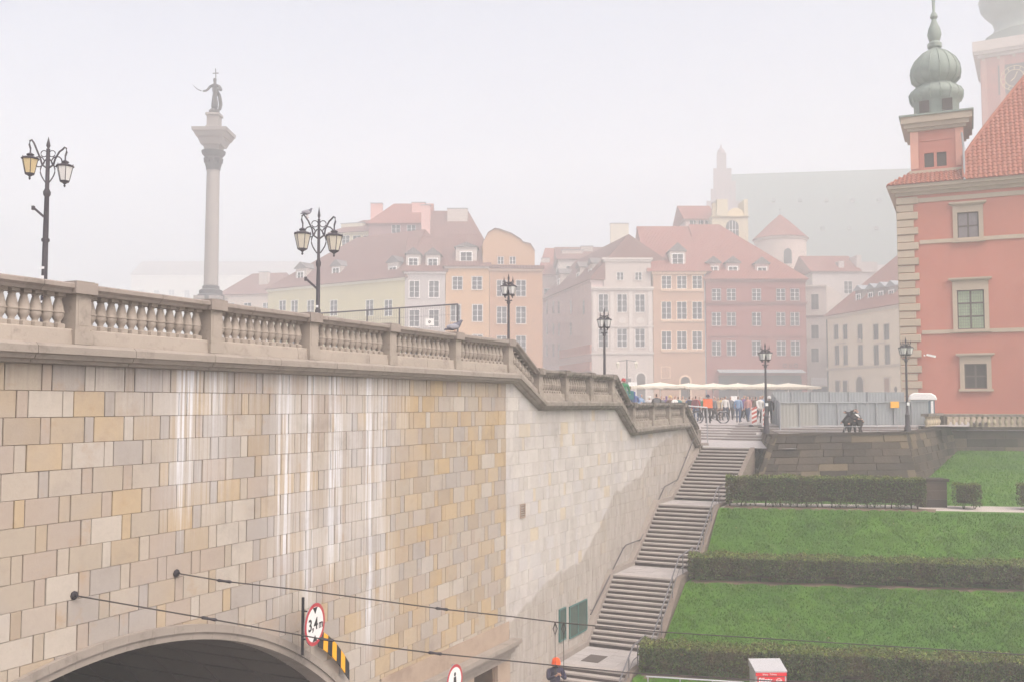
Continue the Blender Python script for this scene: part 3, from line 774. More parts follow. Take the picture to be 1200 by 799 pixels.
def stone_face(tl, tr, bl_, br, rows, period, parent, O, mats, light=.22, gap=.012, thick=.25, nm='stone', hv=.12):
    def P(s, t): return (bl_.lerp(br, s)).lerp(tl.lerp(tr, s), t)
    nrm = (br-bl_).cross(tl-bl_).normalized(); W_ = (tr-tl).length
    zs_ = [0]; 
    for r in range(rows): zs_.append(zs_[-1]+1+rng.uniform(-hv, hv))
    zs_ = [z/zs_[-1] for z in zs_]; H_ = (tl-bl_).length
    for r in range(rows):
        s = -rng.uniform(.1, .9)*period/W_; t0 = zs_[r]+gap/H_/2; t1 = zs_[r+1]-gap/H_/2
        while s < 1:
            w = period*rng.uniform(.65, 1.5)/W_; a = max(0, s); b = min(1, s+w); s += w
            if 1-b < .25*period/W_: b = 1; s = 1
            if b-a < .08*period/W_: continue
            a2 = a+gap/W_/2; b2 = b-gap/W_/2; o = rng.uniform(-.015, .03)
            q = [P(a2,t0), P(b2,t0), P(b2,t1), P(a2,t1)]; c = sum(q, Vector())/4
            f = [x+(c-x)*.03+nrm*o for x in q]; m_ = [x+nrm*(o-.02) for x in q]; k = [x-nrm*thick for x in q]
            vs = [v-O for v in f+m_+k]
            fs = [(0,1,2,3)]+[(i,4+i,4+(i+1)%4,(i+1)%4) for i in range(4)]+[(4+i,8+i,8+(i+1)%4,4+(i+1)%4) for i in range(4)]
            MB().add(vs, fs).build(nm, mats[1] if rng.random() < light else mats[0], parent)
stone_face(TA, TB, BA, BB, 9, 1.2, bas, O, (M['bast'], M['bastl']), .12)
stone_face(TB, TC, BB, BC, 9, 1.3, bas, O, (M['bast'], M['bastl']), .12)
stone_face(TZ, TA, BZ, BA, 9, 1.3, bas, O, (M['bast'], M['bastl']), .35)
cr = MB()
for (ta, tb, ba, bb) in ((TA,TB,BA,BB),(TB,TC,BB,BC),(TZ,TA,BZ,BA)):
    nrm = (bb-ba).cross(ta-ba).normalized(); q = [ba, bb, tb, ta]
    cr.add([v-O-nrm*.05 for v in q]+[v-O-nrm*.3 for v in q], [(0,1,2,3),(3,2,6,7),(0,4,5,1)])
cr.build('mortar_core', M['joint'], bas)
for ta, tb in ((TA,TB),(TB,TC),(TZ,TA)):
    d = (tb-ta); nrm = Vector((d.y,-d.x,0)).normalized(); n = max(1, round(d.length/1.5))
    for i in range(n):
        a = ta+d*i/n; b2 = ta+d*((i+1)/n)-d.normalized()*.015
        q = [a+nrm*.07, b2+nrm*.07, b2-nrm*.4, a-nrm*.4]
        MB().add([v-O+Vector((0,0,.0)) for v in q]+[v-O+Vector((0,0,.13)) for v in q], [(3,2,1,0),(4,5,6,7),(0,1,5,4),(1,2,6,5),(2,3,7,6),(3,0,4,7)]).build('coping_stone', M['bast'], bas)
pb = Vector(frame_at(42.3, 7.75))
pr = thing('stone_stump', 'low square block of dark stone between the upper hedge and the path', 'stone block', (pb.x+.55,pb.y+.4,-4.3))
for k in range(3): MB().box(-.5,-.4,.0+.36*k,.52,.4,.35+.36*k).build('stone', M['bast'], pr, rz=.02*k)
MB().box(-.58,-.48,1.085,.6,.48,1.2).build('cap', M['bast'], pr)
rw = thing('terrace_wall', 'low dark stone retaining wall under the castle balustrade above the upper lawn', 'wall', (26,58.5,-3))
O2 = Vector((26,58.5,-3)); a, b = Vector((26.1,58.35,-3)), Vector((44,57.2,-3)); up = Vector((0,0,1.42))
stone_face(a+up, b+up, a, b, 3, 1.5, rw, O2, (M['bast'], M['bastl']), .1)
MB().add([tuple(v-O2) for v in (a+Vector((0,.06,0)), b+Vector((0,.06,0)), b+up+Vector((0,.06,0)), a+up+Vector((0,.06,0)), a+Vector((0,.5,0)), b+Vector((0,.5,0)), b+up+Vector((0,.5,0)), a+up+Vector((0,.5,0)))], [(0,1,2,3),(3,2,6,7)]).build('mortar_core', M['joint'], rw)
for (A_, B_, lab, npil) in ((Vector((25.4,58.2,-1.5)), Vector((44,57.2,-1.55)), 'pale bellied balustrade on the terrace wall before the pink castle', 2), (Vector((22.6,53.9,-1.43)), Vector((25.05,57.6,-1.43)), 'short receding balustrade run on the bastion beside the portable toilet', 1)):
    d = B_-A_; L = d.length; rz = math.atan2(d.y, d.x)
    cb = thing('terrace_balustrade', lab, 'balustrade', tuple(A_), rz)
    k = (B_.z-A_.z)/L
    def zz(x): return k*x
    n = round(L/2.2)
    for i in range(n):
        x0, x1 = L*i/n, L*(i+1)/n-.015
        MB().box(x0,-.2,zz(x0),x1,.2,zz(x0)+.16).build('plinth_stone', M['bast'], cb)
        MB().box(x0,-.2,zz(x0)+.76,x1,.2,zz(x0)+.9).build('coping_stone', M['coping'], cb)
    for x in ([0, 6.5, 13] if npil == 2 else [L]): MB().box(x-.28,-.24,zz(x)+.161,x+.22,.24,zz(x)+.759).build('pillar', M['bast'], cb)
    bm2 = MB().lathe([(.08,0),(.08,.06),(.04,.08),(.075,.16),(.105,.24),(.10,.32),(.055,.42),(.035,.48),(.06,.51),(.08,.54),(.08,.6)], 9).mesh('baluster', True)
    M['balp'] = M.get('balp') or mat('pale_ochre_baluster_stone', (.46,.39,.28), .85, .25, 2, .4, 2, obj=.25, dcol=(.2,.16,.12)); bm2.materials.append(M['balp'])
    x = .36
    while x < L-.2:
        link('baluster', bm2, cb, (x, 0, zz(x)+.16)); x += .335

# ================================================================ BUILDINGS: shared makers
M['glass'] = plain('dark_window_glass', (.045,.048,.058), .15)
M['wframe'] = mat('white_window_paint', (.80,.79,.77), .6, .06)
M['tile'] = None
def tile_mat(name, col, pitch=.33):
    g = NG(name)
    tc = g.n('ShaderNodeTexCoord').outputs['Object']
    w = g.n('ShaderNodeTexBrick'); g.l(tc, w.inputs['Vector'])
    c = g.mix(g.noise(.5, 5, rough=.7), mul(col, .75), mul(col, 1.2)); c = g.mix(g.map(g.noise(6, 3), .4, .7, 0, .35), c, mul(col, .6))
    sep = g.n('ShaderNodeSeparateXYZ'); g.l(tc, sep.inputs[0])
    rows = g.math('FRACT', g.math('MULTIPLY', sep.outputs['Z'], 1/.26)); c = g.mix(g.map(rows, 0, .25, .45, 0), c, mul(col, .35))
    cols = g.math('SINE', g.math('MULTIPLY', sep.outputs['X'], 2*math.pi/.24)); g.bump(cols, .05, .6)
    return g.out(c, .8)
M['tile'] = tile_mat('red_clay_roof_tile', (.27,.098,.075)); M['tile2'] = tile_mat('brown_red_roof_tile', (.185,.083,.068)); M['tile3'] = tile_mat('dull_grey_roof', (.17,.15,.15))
M['zinc'] = mat('grey_zinc_flashing', (.28,.30,.32), .6, .1)
M['chim'] = mat('chimney_render', (.50,.44,.40), .9, .12, .8)
MC = {}
def colmat(c, nm='render'):
    k = tuple(c)
    if k not in MC: MC[k] = mat('painted_%s_render' % nm, c, .9, .07, .35, .18, .25, dcol=mul(c, .72), bump=.003)
    return MC[k]
WC = {}
def win_meshes(w, h, style, trimmat):
    """style: 'case' casement with cross bars, 'dark' with dark frame"""
    key = (round(w, 2), round(h, 2), style, trimmat.name)
    if key in WC: return WC[key]
    t = .11
    cs = MB().box(-w/2-t,-.05,h,w/2+t,.10,h+t).box(-w/2-t,-.05,0,-w/2,.10,h-.0).box(w/2,-.05,0,w/2+t,.10,h).mesh('window'); cs.materials.append(trimmat)
    sl = MB().box(-w/2-t-.06,-.12,-.09,w/2+t+.06,.10,-.002).mesh('sill'); sl.materials.append(trimmat)
    f = .06; fr = MB().box(-w/2,.03,0,-w/2+f,.10,h).box(w/2-f,.03,0,w/2,.10,h).box(-w/2+f,.03,0,w/2-f,.10,f).box(-w/2+f,.03,h-f,w/2-f,.10,h)
    fr.box(-.045,.02,f,.045,.095,h-f)
    nb = 2 if h < 1.5 else 3
    for i in range(1, nb): z = h*i/nb; fr.box(-w/2+f,.035,z-.022,-.046,.09,z+.022).box(.046,.035,z-.022,w/2-f,.09,z+.022)
    fr = fr.mesh('frame'); fr.materials.append(M['wframe'] if style == 'case' else M['dframe'])
    pn = MB().box(-w/2+f,.06,f,w/2-f,.075,h-f).mesh('pane'); pn.materials.append(M['glass'])
    WC[key] = (cs, sl, fr, pn); return WC[key]
M['dframe'] = mat('dark_brown_window_frame', (.10,.075,.065), .6, .1)
def put_window(parent, x, z, w, h, style, trimmat, y=0):
    cs, sl, fr, pn = win_meshes(w, h, style, trimmat)
    o = link('window', cs, parent, (x, y, z)); link('sill', sl, o); link('frame', fr, o); link('pane', pn, o); return o
KH = 1.5
class Facade:
    def __init__(s, name, label, cat, px0, px1, Ya, Yb, zg, group=None):
        a = at_y(px0, YH, Ya); b = at_y(px1, YH, Yb); s.A = Vector((a.x, Ya, zg)); B = Vector((b.x, Yb, zg))
        s.d = (B-s.A).normalized(); s.L = (B-s.A).length; s.n = Vector((s.d.y, -s.d.x, 0)); s.zg = zg
        s.t = thing(name, label, cat, tuple(s.A), math.atan2(s.d.y, s.d.x), group); s.rz = math.atan2(s.d.y, s.d.x)
    def hit(s, px, py):
        r = ray(px, py); k = s.A.dot(s.n)/r.dot(s.n); p = r*k; return (p-s.A).dot(s.d), p.z-s.zg
    def wall(s, x0, x1, z0, z1, depth, holes, mat_, name='wall', y=0):
        xs_ = sorted({x0, x1, *[min(max(q, x0), x1) for h in holes for q in (h[0]-h[2]/2, h[0]+h[2]/2)]})
        zs_ = sorted({z0, z1, *[min(max(q, z0), z1) for h in holes for q in (h[1], h[1]+h[3])]})
        b = MB(); nx = len(xs_); vs = [(x, y, z) for z in zs_ for x in xs_]; fs = []
        for j in range(len(zs_)-1):
            for i in range(nx-1):
                cx_, cz = (xs_[i]+xs_[i+1])/2, (zs_[j]+zs_[j+1])/2
                if any(abs(cx_-h[0]) < h[2]/2 and h[1] < cz < h[1]+h[3] for h in holes): continue
                fs.append((j*nx+i, j*nx+i+1, (j+1)*nx+i+1, (j+1)*nx+i))
        b.add(vs, fs)
        for hx, hz, hw, hh in holes:
            a, c, d, e = hx-hw/2, hx+hw/2, hz, hz+hh
            b.add([(a,y,d),(c,y,d),(c,y,e),(a,y,e),(a,y+.2,d),(c,y+.2,d),(c,y+.2,e),(a,y+.2,e)], [(0,1,5,4),(1,2,6,5),(2,3,7,6),(3,0,4,7)])
        b.add([(x0,y,z0),(x0,depth,z0),(x0,depth,z1),(x0,y,z1),(x1,y,z0),(x1,depth,z0),(x1,depth,z1),(x1,y,z1)], [(0,3,2,1),(4,5,6,7),(1,2,6,5),(3,7,6,2)])
        if name == 'wall': b.add([(x0+.05,y+.22,z0),(x1-.05,y+.22,z0),(x1-.05,y+.22,z1-.05),(x0+.05,y+.22,z1-.05)], [(0,1,2,3)])
        o = b.build(name, mat_, s.t); bm = bmesh.new(); bm.from_mesh(o.data); bmesh.ops.remove_doubles(bm, verts=bm.verts, dist=1e-4); bm.to_mesh(o.data); bm.free(); return o
    def band(s, x0, x1, z, h, out, mat_, name='string_course'):
        return MB().box(x0-out*.5,-out,z,x1+out*.5,-.002,z+h*.55).box(x0-out*.9,-out*1.5,z+h*.551,x1+out*.9,-.002,z+h).build(name, mat_, s.t)
    def roof(s, x0, x1, z, depth, rh, hl=0, hr=0, mat_=None, over=.45, ridge=.5, name='roof', y0=0):
        depth *= KH; rh *= KH; hl *= KH; hr *= KH
        yr = y0+depth*ridge; e = over
        v = [(x0-e,y0-e,z),(x1+e,y0-e,z),(x1+e,y0+depth+e,z),(x0-e,y0+depth+e,z),(x0+hl-(e if not hl else 0),yr,z+rh),(x1-hr+(e if not hr else 0),yr,z+rh)]
        v += [(p[0],p[1],p[2]-.12) for p in v[:4]]
        return MB().add(v, [(0,1,5,4),(1,2,5),(2,3,4,5),(3,0,4),(0,6,7,1),(1,7,8,2),(2,8,9,3),(3,9,6,0),(6,9,8,7)]).build(name, mat_ or M['tile'], s.t)
    def dormer(s, px, py, w=1.3, h=1.5, y=1.2, wall=None, roofm=None, deep=3.2, ww=.95, wh=1.1, gable=.7):
        w *= KH; h *= KH; y *= KH; deep *= KH; ww *= KH; wh *= KH; gable *= KH
        x, z = s.hit(px, py); z -= h/2
        b = MB().box(x-w/2,y,z-.6,x+w/2,y+deep,z+h); o = b.build('dormer', wall or M['chim'], s.t)
        MB().prism([(x-w/2-.25,z+h),(x+w/2+.25,z+h),(x+w/2+.25,z+h+.08),(x,z+h+.08+gable),(x-w/2-.25,z+h+.08)], y-.25, y+deep+.5, 'y').build('roof', roofm or M['tile3'], o)
        put_window(o, x, z+.12, ww, wh, 'case', M['wframe'], y-.12); return o
    def chimney(s, px, pyt, w=1.0, h=2.5, y=4, mat_=None, d=.8):
        w *= KH; h *= KH; y *= KH; d *= KH
        x, z = s.hit(px, pyt); k = (s.A.y+y)/s.A.y; z *= 1; o = MB().box(x-w/2,y,z-h,x+w/2,y+d,z-.12).build('chimney', mat_ or M['chim'], s.t)
        MB().box(x-w/2-.1,y-.1,z-.119,x+w/2+.1,y+d+.1,z).build('cap', M['zinc'], o); return o
def house(label, px0, px1, Ya, Yb, zg, eave, col, rows, depth=11, cornice=.45, trim=None, w=1.05, style='case', name='town_house', hh=None):
    Ya *= KH; Yb *= KH; depth *= KH; w *= KH; rows = [(a, b, h*KH) for a, b, h in rows]
    f = Facade(name, label, 'house', px0, px1, Ya, Yb, zg)
    _, ze = f.hit((px0+px1)/2, eave); f.ze = ze; f.depth = depth
    trim = trim or colmat(mul(col, 1.15)); holes = []
    for py, cols_, h in rows:
        for c in cols_:
            x, z = f.hit(c, py); holes.append((x, z-h/2, w, h))
    holes = [q for q in holes if w/2+.06 < q[0] < f.L-w/2-.06]
    f.wall(0, f.L, 0, ze, depth, holes, colmat(col)); f.trim = trim
    for x, z, w_, h in holes: put_window(f.t, x, z, w_, h, style, trim)
    if cornice: f.band(0, f.L, ze-cornice, cornice-.13, .22, trim, 'cornice')
    return f
ZGH = -1.15
# ================================================================ HOUSES, LEFT BLOCK
cream = (.52,.47,.28); f = house('long pale yellow-green house with reddish roof, far left of the square', 312, 473, 112, 101, ZGH, 332, cream,
    [(361,(331,345,364,391,433,455),1.7),(398,(331,345,364,391,433,455),1.7)], 12, .5, mat('pale_green_trim',(.62,.60,.46)))
f.roof(0, f.L, f.ze, 12, 6.2, 7.5, 2.5, M['tile2'], ridge=.55); f.dormer(345, 322, 1.6, 1.6, 1.0); f.dormer(454, 316, 1.5, 1.7, .9); f.dormer(385, 318, 1.4, 1.4, 1.2)
f = house('slim grey-white house with two roof dormers between cream and orange fronts', 473.5, 521, 101, 101, ZGH, 318, (.42,.385,.37),
    [(339,(485.5,508.5),1.75),(373,(485.5,508.5),1.75),(408,(485.5,508.5),1.7)], 12, .4, mat('pale_grey_trim',(.66,.62,.60)))
f.roof(0, f.L, f.ze, 12, 4.6, 0, 0, M['tile2']); f.dormer(483.5, 306, 1.5, 1.6, .7); f.dormer(506.5, 306.5, 1.5, 1.6, .7)
f = house('narrow bright orange-yellow house with a single large dormer', 521.5, 573, 101, 101, ZGH, 312, (.50,.31,.17),
    [(332,(536,559),1.35),(367,(534,559.5),1.75),(402,(534,559.5),1.75)], 12, .4, mat('grey_orange_trim',(.50,.42,.36)))
f.roof(0, f.L, f.ze, 12, 4.4, 0, 1.0, M['tile2']); f.dormer(546, 300, 2.2, 2.0, .6, None, None, 3, 1.2, 1.4, .5)
f = house('brownish orange corner house with curved gable, at the street opening', 573.5, 636, 101, 101.5, ZGH, 315, (.40,.225,.13),
    [(338,(588,610.5),1.7),(369.5,(588,610.5),1.8),(403.5,(588,610.5),1.8)], 12, .4, mat('brown_orange_trim',(.47,.33,.25)))
x0, z0 = f.hit(566, 315); x1, _ = f.hit(627, 315)
pts = [(x0, f.ze)]
for px, py in ((566,285),(572,273),(580,268),(586,269),(600,274),(611,281),(613,284),(622,286),(627,294),(627,315)): pts.append(f.hit(px, py))
pts = [(a, b) for a, b in pts]; pts[-1] = (pts[-1][0], f.ze)
gm = colmat((.44,.27,.16)); MB().prism(pts, .5, 9, 'y').build('attic_gable', gm, f.t)
for px in (587, 601): x, z = f.hit(px, 305); put_window(f.t, x, z-.6, .95, 1.2, 'case', f.trim, .42)
pp = [(a, b) for a, b in pts[1:-1]]
for (a, b), (c, d) in zip(pp, pp[1:]):
    L_ = math.hypot(c-a, d-b)
    if L_ > .3: MB().add([(a,.3,b),(c,.3,d),(c,9.2,d),(a,9.2,b),(a,.3,b+.15),(c,.3,d+.15),(c,9.2,d+.15),(a,9.2,b+.15)], [(0,1,5,4),(4,5,6,7),(1,2,6,5),(0,4,7,3),(0,3,2,1)]).build('roof_tiling', M['tile2'], f.t)
x0, z = f.hit(630, 315); MB().box(-.1,-.35,f.ze,f.L+.3,.7,f.ze+.5).build('eave_roof', M['tile2'], f.t)
# taller houses behind
f = house('tall pink house with steep red roof rising behind the others', 430, 500, 116, 116, ZGH, 262, (.30,.17,.165), [(271,(464,482),1.5)], 10, .3)
f.roof(0, f.L, f.ze, 10, 3.4, 2.4, 0, M['tile']); f.chimney(488, 232, 1.6, 3, 2.5, colmat((.62,.36,.32))); f.chimney(437, 232, 1.4, 3, 3.0, colmat((.62,.36,.32)))
f = house('steep dark red roofed house behind the orange front, with broad chimney', 498, 576, 112, 112, ZGH, 302, (.55,.33,.28), [], 12, .3)
f.roof(0, f.L, f.ze, 12, 6.6, .3, 3.0, M['tile2']); f.chimney(533.5, 235, 2.4, 3.5, 4.5, M['chim']); f.chimney(497, 236, 1.0, 6, 2.0, colmat((.64,.40,.36)))
f = house('pale yellow-green upper storey seen above the long cream house', 385, 445, 120, 118, ZGH, 272, (.62,.58,.42), [(283,(405,418,430),1.4)], 10, .3)
f.roof(0, f.L, f.ze, 10, 2.4, 2, 1, M['tile2']); f.chimney(404, 258, 3.0, 2.2, 2, colmat((.62,.58,.46)))
f = house('faint long pale building almost lost in the fog at the far left', 150, 345, 300, 300, ZGH, 322, (.52,.50,.45), [(345,tuple(range(165,335,18)),2.6)], 18, .6, None, 1.7)
f.roof(0, f.L, f.ze, 18, 5.4, 0, 0, M['tile3'])
f = house('low faint house with chimney behind the monument column', 255, 330, 128, 126, ZGH, 345, (.55,.45,.38), [(362,(270,290,312),1.6)], 10, .3)
f.roof(0, f.L, f.ze, 10, 3.4, 2, 2, M['tile2']); f.chimney(300, 316, 1.2, 3, 2)
f = house('grey-pink house far down the street opening', 632, 668, 135, 135, ZGH, 322, (.48,.36,.33), [(345,(642,655),1.6),(372,(642,655),1.6)], 10, .3)
f.roof(0, f.L, f.ze, 10, 4.5, 1, 1, M['tile']); f.chimney(640, 300, 1.2, 3, 2); f.chimney(660, 296, 1.4, 3, 2)
f = house('pale high house with stepped chimneys behind the grey corner house', 655, 735, 128, 128, ZGH, 304, (.56,.52,.48), [(318,(668,684,700,716),1.4)], 10, .3)
f.roof(0, f.L, f.ze, 10, 2.4, 0, 0, M['tile2']); f.chimney(672, 290, 2.8, 3, 2); f.chimney(690, 284, 1.6, 3, 3); f.chimney(727, 260, 2.4, 6, 1.0, colmat((.62,.58,.48)))
# ================================================================ HOUSES, RIGHT BLOCK
f = house('grey-pink house receding into the street at the block corner', 636, 693.5, 126, 105.2, ZGH, 339, (.56,.44,.42),
    [(360,(641,648.5,655,669,684),1.6),(386,(641,648.5,655,669),1.5),(410,(641,648.5,655),1.6)], 8, .5, mat('dull_mauve_trim',(.50,.40,.38)), .85)
f.roof(0, f.L, f.ze, 12, 5.0, 1, 0, M['tile2'], ridge=.35); f.dormer(646, 330, 1.4, 1.8, 1); f.dormer(668, 323, 1.4, 1.8, 1); f.dormer(682, 319, 1.4, 1.8, 1)
bd = colmat((.47,.22,.17)); x0, _ = f.hit(657, 420); 
for py in (412, 431): _, z = f.hit(676, py); MB().box(x0,-.25,z-.75,f.L-.02,-.002,z+.75).build('red_band', bd, f.t)
f = house('pale grey-white palace front with attic storey and oval panels', 694, 766, 105, 105, ZGH, 336, (.48,.42,.38),
    [(355.5,(707,729,750),1.95),(396,(707,729,750),2.0)], 12, .6, mat('cream_palace_trim',(.56,.51,.47)))
x0, _ = f.hit(708, 320); x1, zt = f.hit(763, 304); at_holes = []
for px in (727, 748.5): x, z = f.hit(px, 323.5); at_holes.append((x, z-.65, 1.1, 1.3))
f.wall(x0, x1, f.ze, zt, 8, at_holes, colmat((.48,.42,.38)), 'attic_storey', .35)
for x, z, a, b in at_holes: put_window(f.t, x, z, a, b, 'case', f.trim, .35)
MB().box(x0-.3,0,zt,x1+.3,8.2,zt+.25).box(x0-.1,.15,zt-.35,x1+.1,8.1,zt-.002).build('attic_cornice', f.trim, f.t)
for py, h in ((384,.5),(415,.55)): _, z = f.hit(729, py); f.band(0, f.L, z, h*.6, .15, f.trim)
for px in (697.5, 717.5, 739.5, 762): x, z0 = f.hit(px, 411); _, z1 = f.hit(px, 342); MB().box(x-.28,-.12,z0,x+.28,-.002,z1).build('pilaster', f.trim, f.t)
for px in (729, 750):
    x, z = f.hit(px, 375.5); MB().prism([(x+.62*math.cos(a*.4488),z+.5*math.sin(a*.4488)) for a in range(14)], -.08, -.002, 'y').build('oval_panel', f.trim, f.t)
M['ddoor'] = mat('dark_brown_door', (.05,.033,.028), .7, .15)
def door(f, px, pt, w, h, arched=True, surround=None, col=None):
    x, z = f.hit(px, pt); z0 = 0.02
    H_ = z
    if arched:
        pts = [(x-w/2,z0),(x+w/2,z0)]+[(x+w/2*math.cos(math.pi*i/8),H_-w/2+w/2*math.sin(math.pi*i/8)) for i in range(9)]
        po_ = [(x-w/2-.3,z0),(x+w/2+.3,z0)]+[(x+(w/2+.3)*math.cos(math.pi*i/8),H_-w/2+(w/2+.3)*math.sin(math.pi*i/8)) for i in range(9)]
    else:
        pts = [(x-w/2,z0),(x+w/2,z0),(x+w/2,H_),(x-w/2,H_)]; po_ = [(x-w/2-.2,z0),(x+w/2+.2,z0),(x+w/2+.2,H_+.2),(x-w/2-.2,H_+.2)]
    o = MB().prism(po_, -.10, -.004, 'y').build('doorway', surround or f.trim, f.t); MB().prism(pts, -.14, -.101, 'y').build('door', col or M['ddoor'], o)
door(f, 751, 437, 1.35, 4); door(f, 735.5, 443, 1.1, 3, False); 
x, z = f.hit(728, 420)
f = house('light orange front with three window bays and an arched doorway', 766.5, 828, 105, 105, ZGH, 318, (.42,.26,.175),
    [(331,(781,799,817),1.4),(364,(781,799,817),1.9),(398.5,(781,799,817),1.9)], 12, .5, mat('pale_ochre_trim',(.66,.48,.34)))
f.roof(-.5, f.L+.6, f.ze, 14, 6.4, 0, 0, M['tile'], ridge=.6); f.dormer(796, 303, 1.7, 1.9, 1.0, None, None, 3.5, 1.2, 1.5, .9)
for py in (340.5, 376, 411): _, z = f.hit(799, py); f.band(f.L*.16, f.L*.95, z-.2, .35, .16, f.trim)
door(f, 803, 441, 1.45, 4); x, z = f.hit(780, 436); put_window(f.t, x, z-.85, 1.3, 1.7, 'dark', f.trim)
MB().box(f.L-.12,-.1,0,f.L+.0,-.004,f.ze-.5).build('downpipe', M['zinc'], f.t)
redc = (.27,.095,.082); f = house('wide brick-red house with three dormers above the café awning', 828.8, 946.5, 105, 105, ZGH, 327, redc,
    [(345.5,(839.5,857,886.5,915,931.5),1.3),(374,(839.5,857,886.5,915,931.5),1.45),(408,(839.5,857,886.5,915.5,932),1.6)], 13, .5, colmat((.23,.095,.085)), .98)
f.roof(0, f.L, f.ze, 13, 7.4, 0, 7.5, M['tile'], ridge=.62)
for px in (838, 861): f.dormer(px, 315.5, 1.5, 1.6, .9, colmat((.42,.3,.28)))
f.dormer(895.5, 316.5, 1.5, 1.6, .9, colmat((.42,.3,.28)))
for py in (355.5,): _, z = f.hit(880, py); f.band(0, f.L, z-.2, .4, .2, f.trim)
for px in (848, 886, 923): x, z = f.hit(px, 394.5); MB().box(x-2.3,-.2,z,x+2.3,-.002,z+.16).build('hood_mould', f.trim, f.t)
x0, z1 = f.hit(840, 433); x1, z0 = f.hit(940, 446)
MB().add([(x0,-.01,z1),(x1,-.01,z1),(x1,-2.2,z1-.55),(x0,-2.2,z1-.55),(x0,-.01,z1+.07),(x1,-.01,z1+.07),(x1,-2.2,z1-.48),(x0,-2.2,z1-.48)], [(0,1,2,3),(4,7,6,5),(3,2,6,7),(0,3,7,4),(1,5,6,2)]).build('shop_canopy', M['zinc'], f.t)
MB().box(x0+.3,-.35,.0,x1-.3,-.02,z1-.9).build('shop_front', M['ddoor'], f.t)
for i in range(5): xx = x0+1+(x1-x0-2)*i/4; MB().box(xx-.8,-.42,.5,xx+.8,-.351,z1-1.4).build('shop_window', M['glass'], f.t)
x, z = f.hit(927, 428)
MB().tube([(x-1.0+.3*math.cos(a*.6),-.08,z+.3*math.sin(a*.6)) for a in range(10)], .06, 5).tube([(x-.3,-.08,z-.3),(x-.3,-.08,z+.3),(x+.1,-.08,z-.3),(x+.1,-.08,z+.3)], .05, 5).tube([(x+.75+.3*math.cos(a*.6),-.08,z+.3*math.sin(a*.6)) for a in range(11)], .06, 5).build('sign_lettering', M['dkmetal'], f.t)
# house with arched loggia behind
f = house('pale block with a row of tall white windows behind the red house', 806, 840, 122, 122, ZGH, 257, (.58,.46,.42), [(270,(813,821,830),2.6)], 9, .3)
f.roof(0, f.L, f.ze, 9, 2.6, 0, 0, M['tile'])
f = house('cream stair tower with a great arched window above the roofs', 837, 880, 120, 120, ZGH, 253, (.55,.49,.36), [], 6, .3)
x0, _ = f.hit(853, 250); x1, z1 = f.hit(872, 240); MB().box(x0-2,0,f.ze-.1,x0,5,z1+1).build('turret', colmat((.55,.49,.36)), f.t); MB().box(x1,0,f.ze-.1,f.L,5,z1+1.0).build('turret', colmat((.55,.49,.36)), f.t)
pts = [(x0,f.ze-.1),(x1,f.ze-.1)]+[((x0+x1)/2+(x1-x0)/2*math.cos(math.pi*i/8),f.ze+.1+1.4*math.sin(math.pi*i/8)) for i in range(9)]
MB().prism(pts, .2, 3, 'y').build('curved_pediment', colmat((.64,.54,.36)), f.t)
x, z = f.hit(858, 262); pts = [(x-1.15,z-2.6),(x+1.15,z-2.6)]+[(x+1.15*math.cos(math.pi*i/8),z-.6+1.15*math.sin(math.pi*i/8)) for i in range(9)]
o = MB().prism(pts, -.12, -.003, 'y').build('arched_window', M['glass'], f.t)
MB().box(x-.05,-.16,z-2.6,x+.05,-.121,z+.5).box(x-1.15,-.16,z-1.3,x+1.15,-.1215,z-1.22).box(x-.6,-.155,z-2.6,x-.54,-.1212,z+.3).box(x+.54,-.155,z-2.6,x+.6,-.1212,z+.3).build('glazing_bars', M['wframe'], o)
f.chimney(843, 236, 1.4, 2.2, .5, colmat((.68,.6,.42)))
# rotunda
c = at_y(918, YH, 200); c.z = ZGH; _r = 3.3*1.0
rt = thing('chapel_rotunda', 'pale round chapel drum with a red cone roof and arched window', 'chapel', tuple(c))
zt = at_y(918, 281, 200).z-ZGH; zp = at_y(904, 252, 200).z-ZGH
MB().lathe([(5.1,0),(5.1,zt-.6),(5.35,zt-.5),(5.4,zt)], 20).build('drum', colmat((.62,.52,.47)), rt, True)
MB().lathe([(5.7,zt+.002),(3.9,zt+1.7),(2.3,zt+3.3),(.15,zp)], 20).build('cone_roof', M['tile'], rt, True)
MB().tube([(0,0,zp),(0,0,zp+1.1)], .05).ball((0,0,zp+1.1), .16, 6).build('finial', M['zinc'], rt)
zw = at_y(918, 303, 200).z-ZGH; pts = [(-.75,zw-1.8),(.75,zw-1.8)]+[(.75*math.cos(math.pi*i/8),zw+.5+.75*math.sin(math.pi*i/8)) for i in range(9)]
MB().prism(pts, -5.2, -4.8, 'y').build('window', M['glass'], rt)
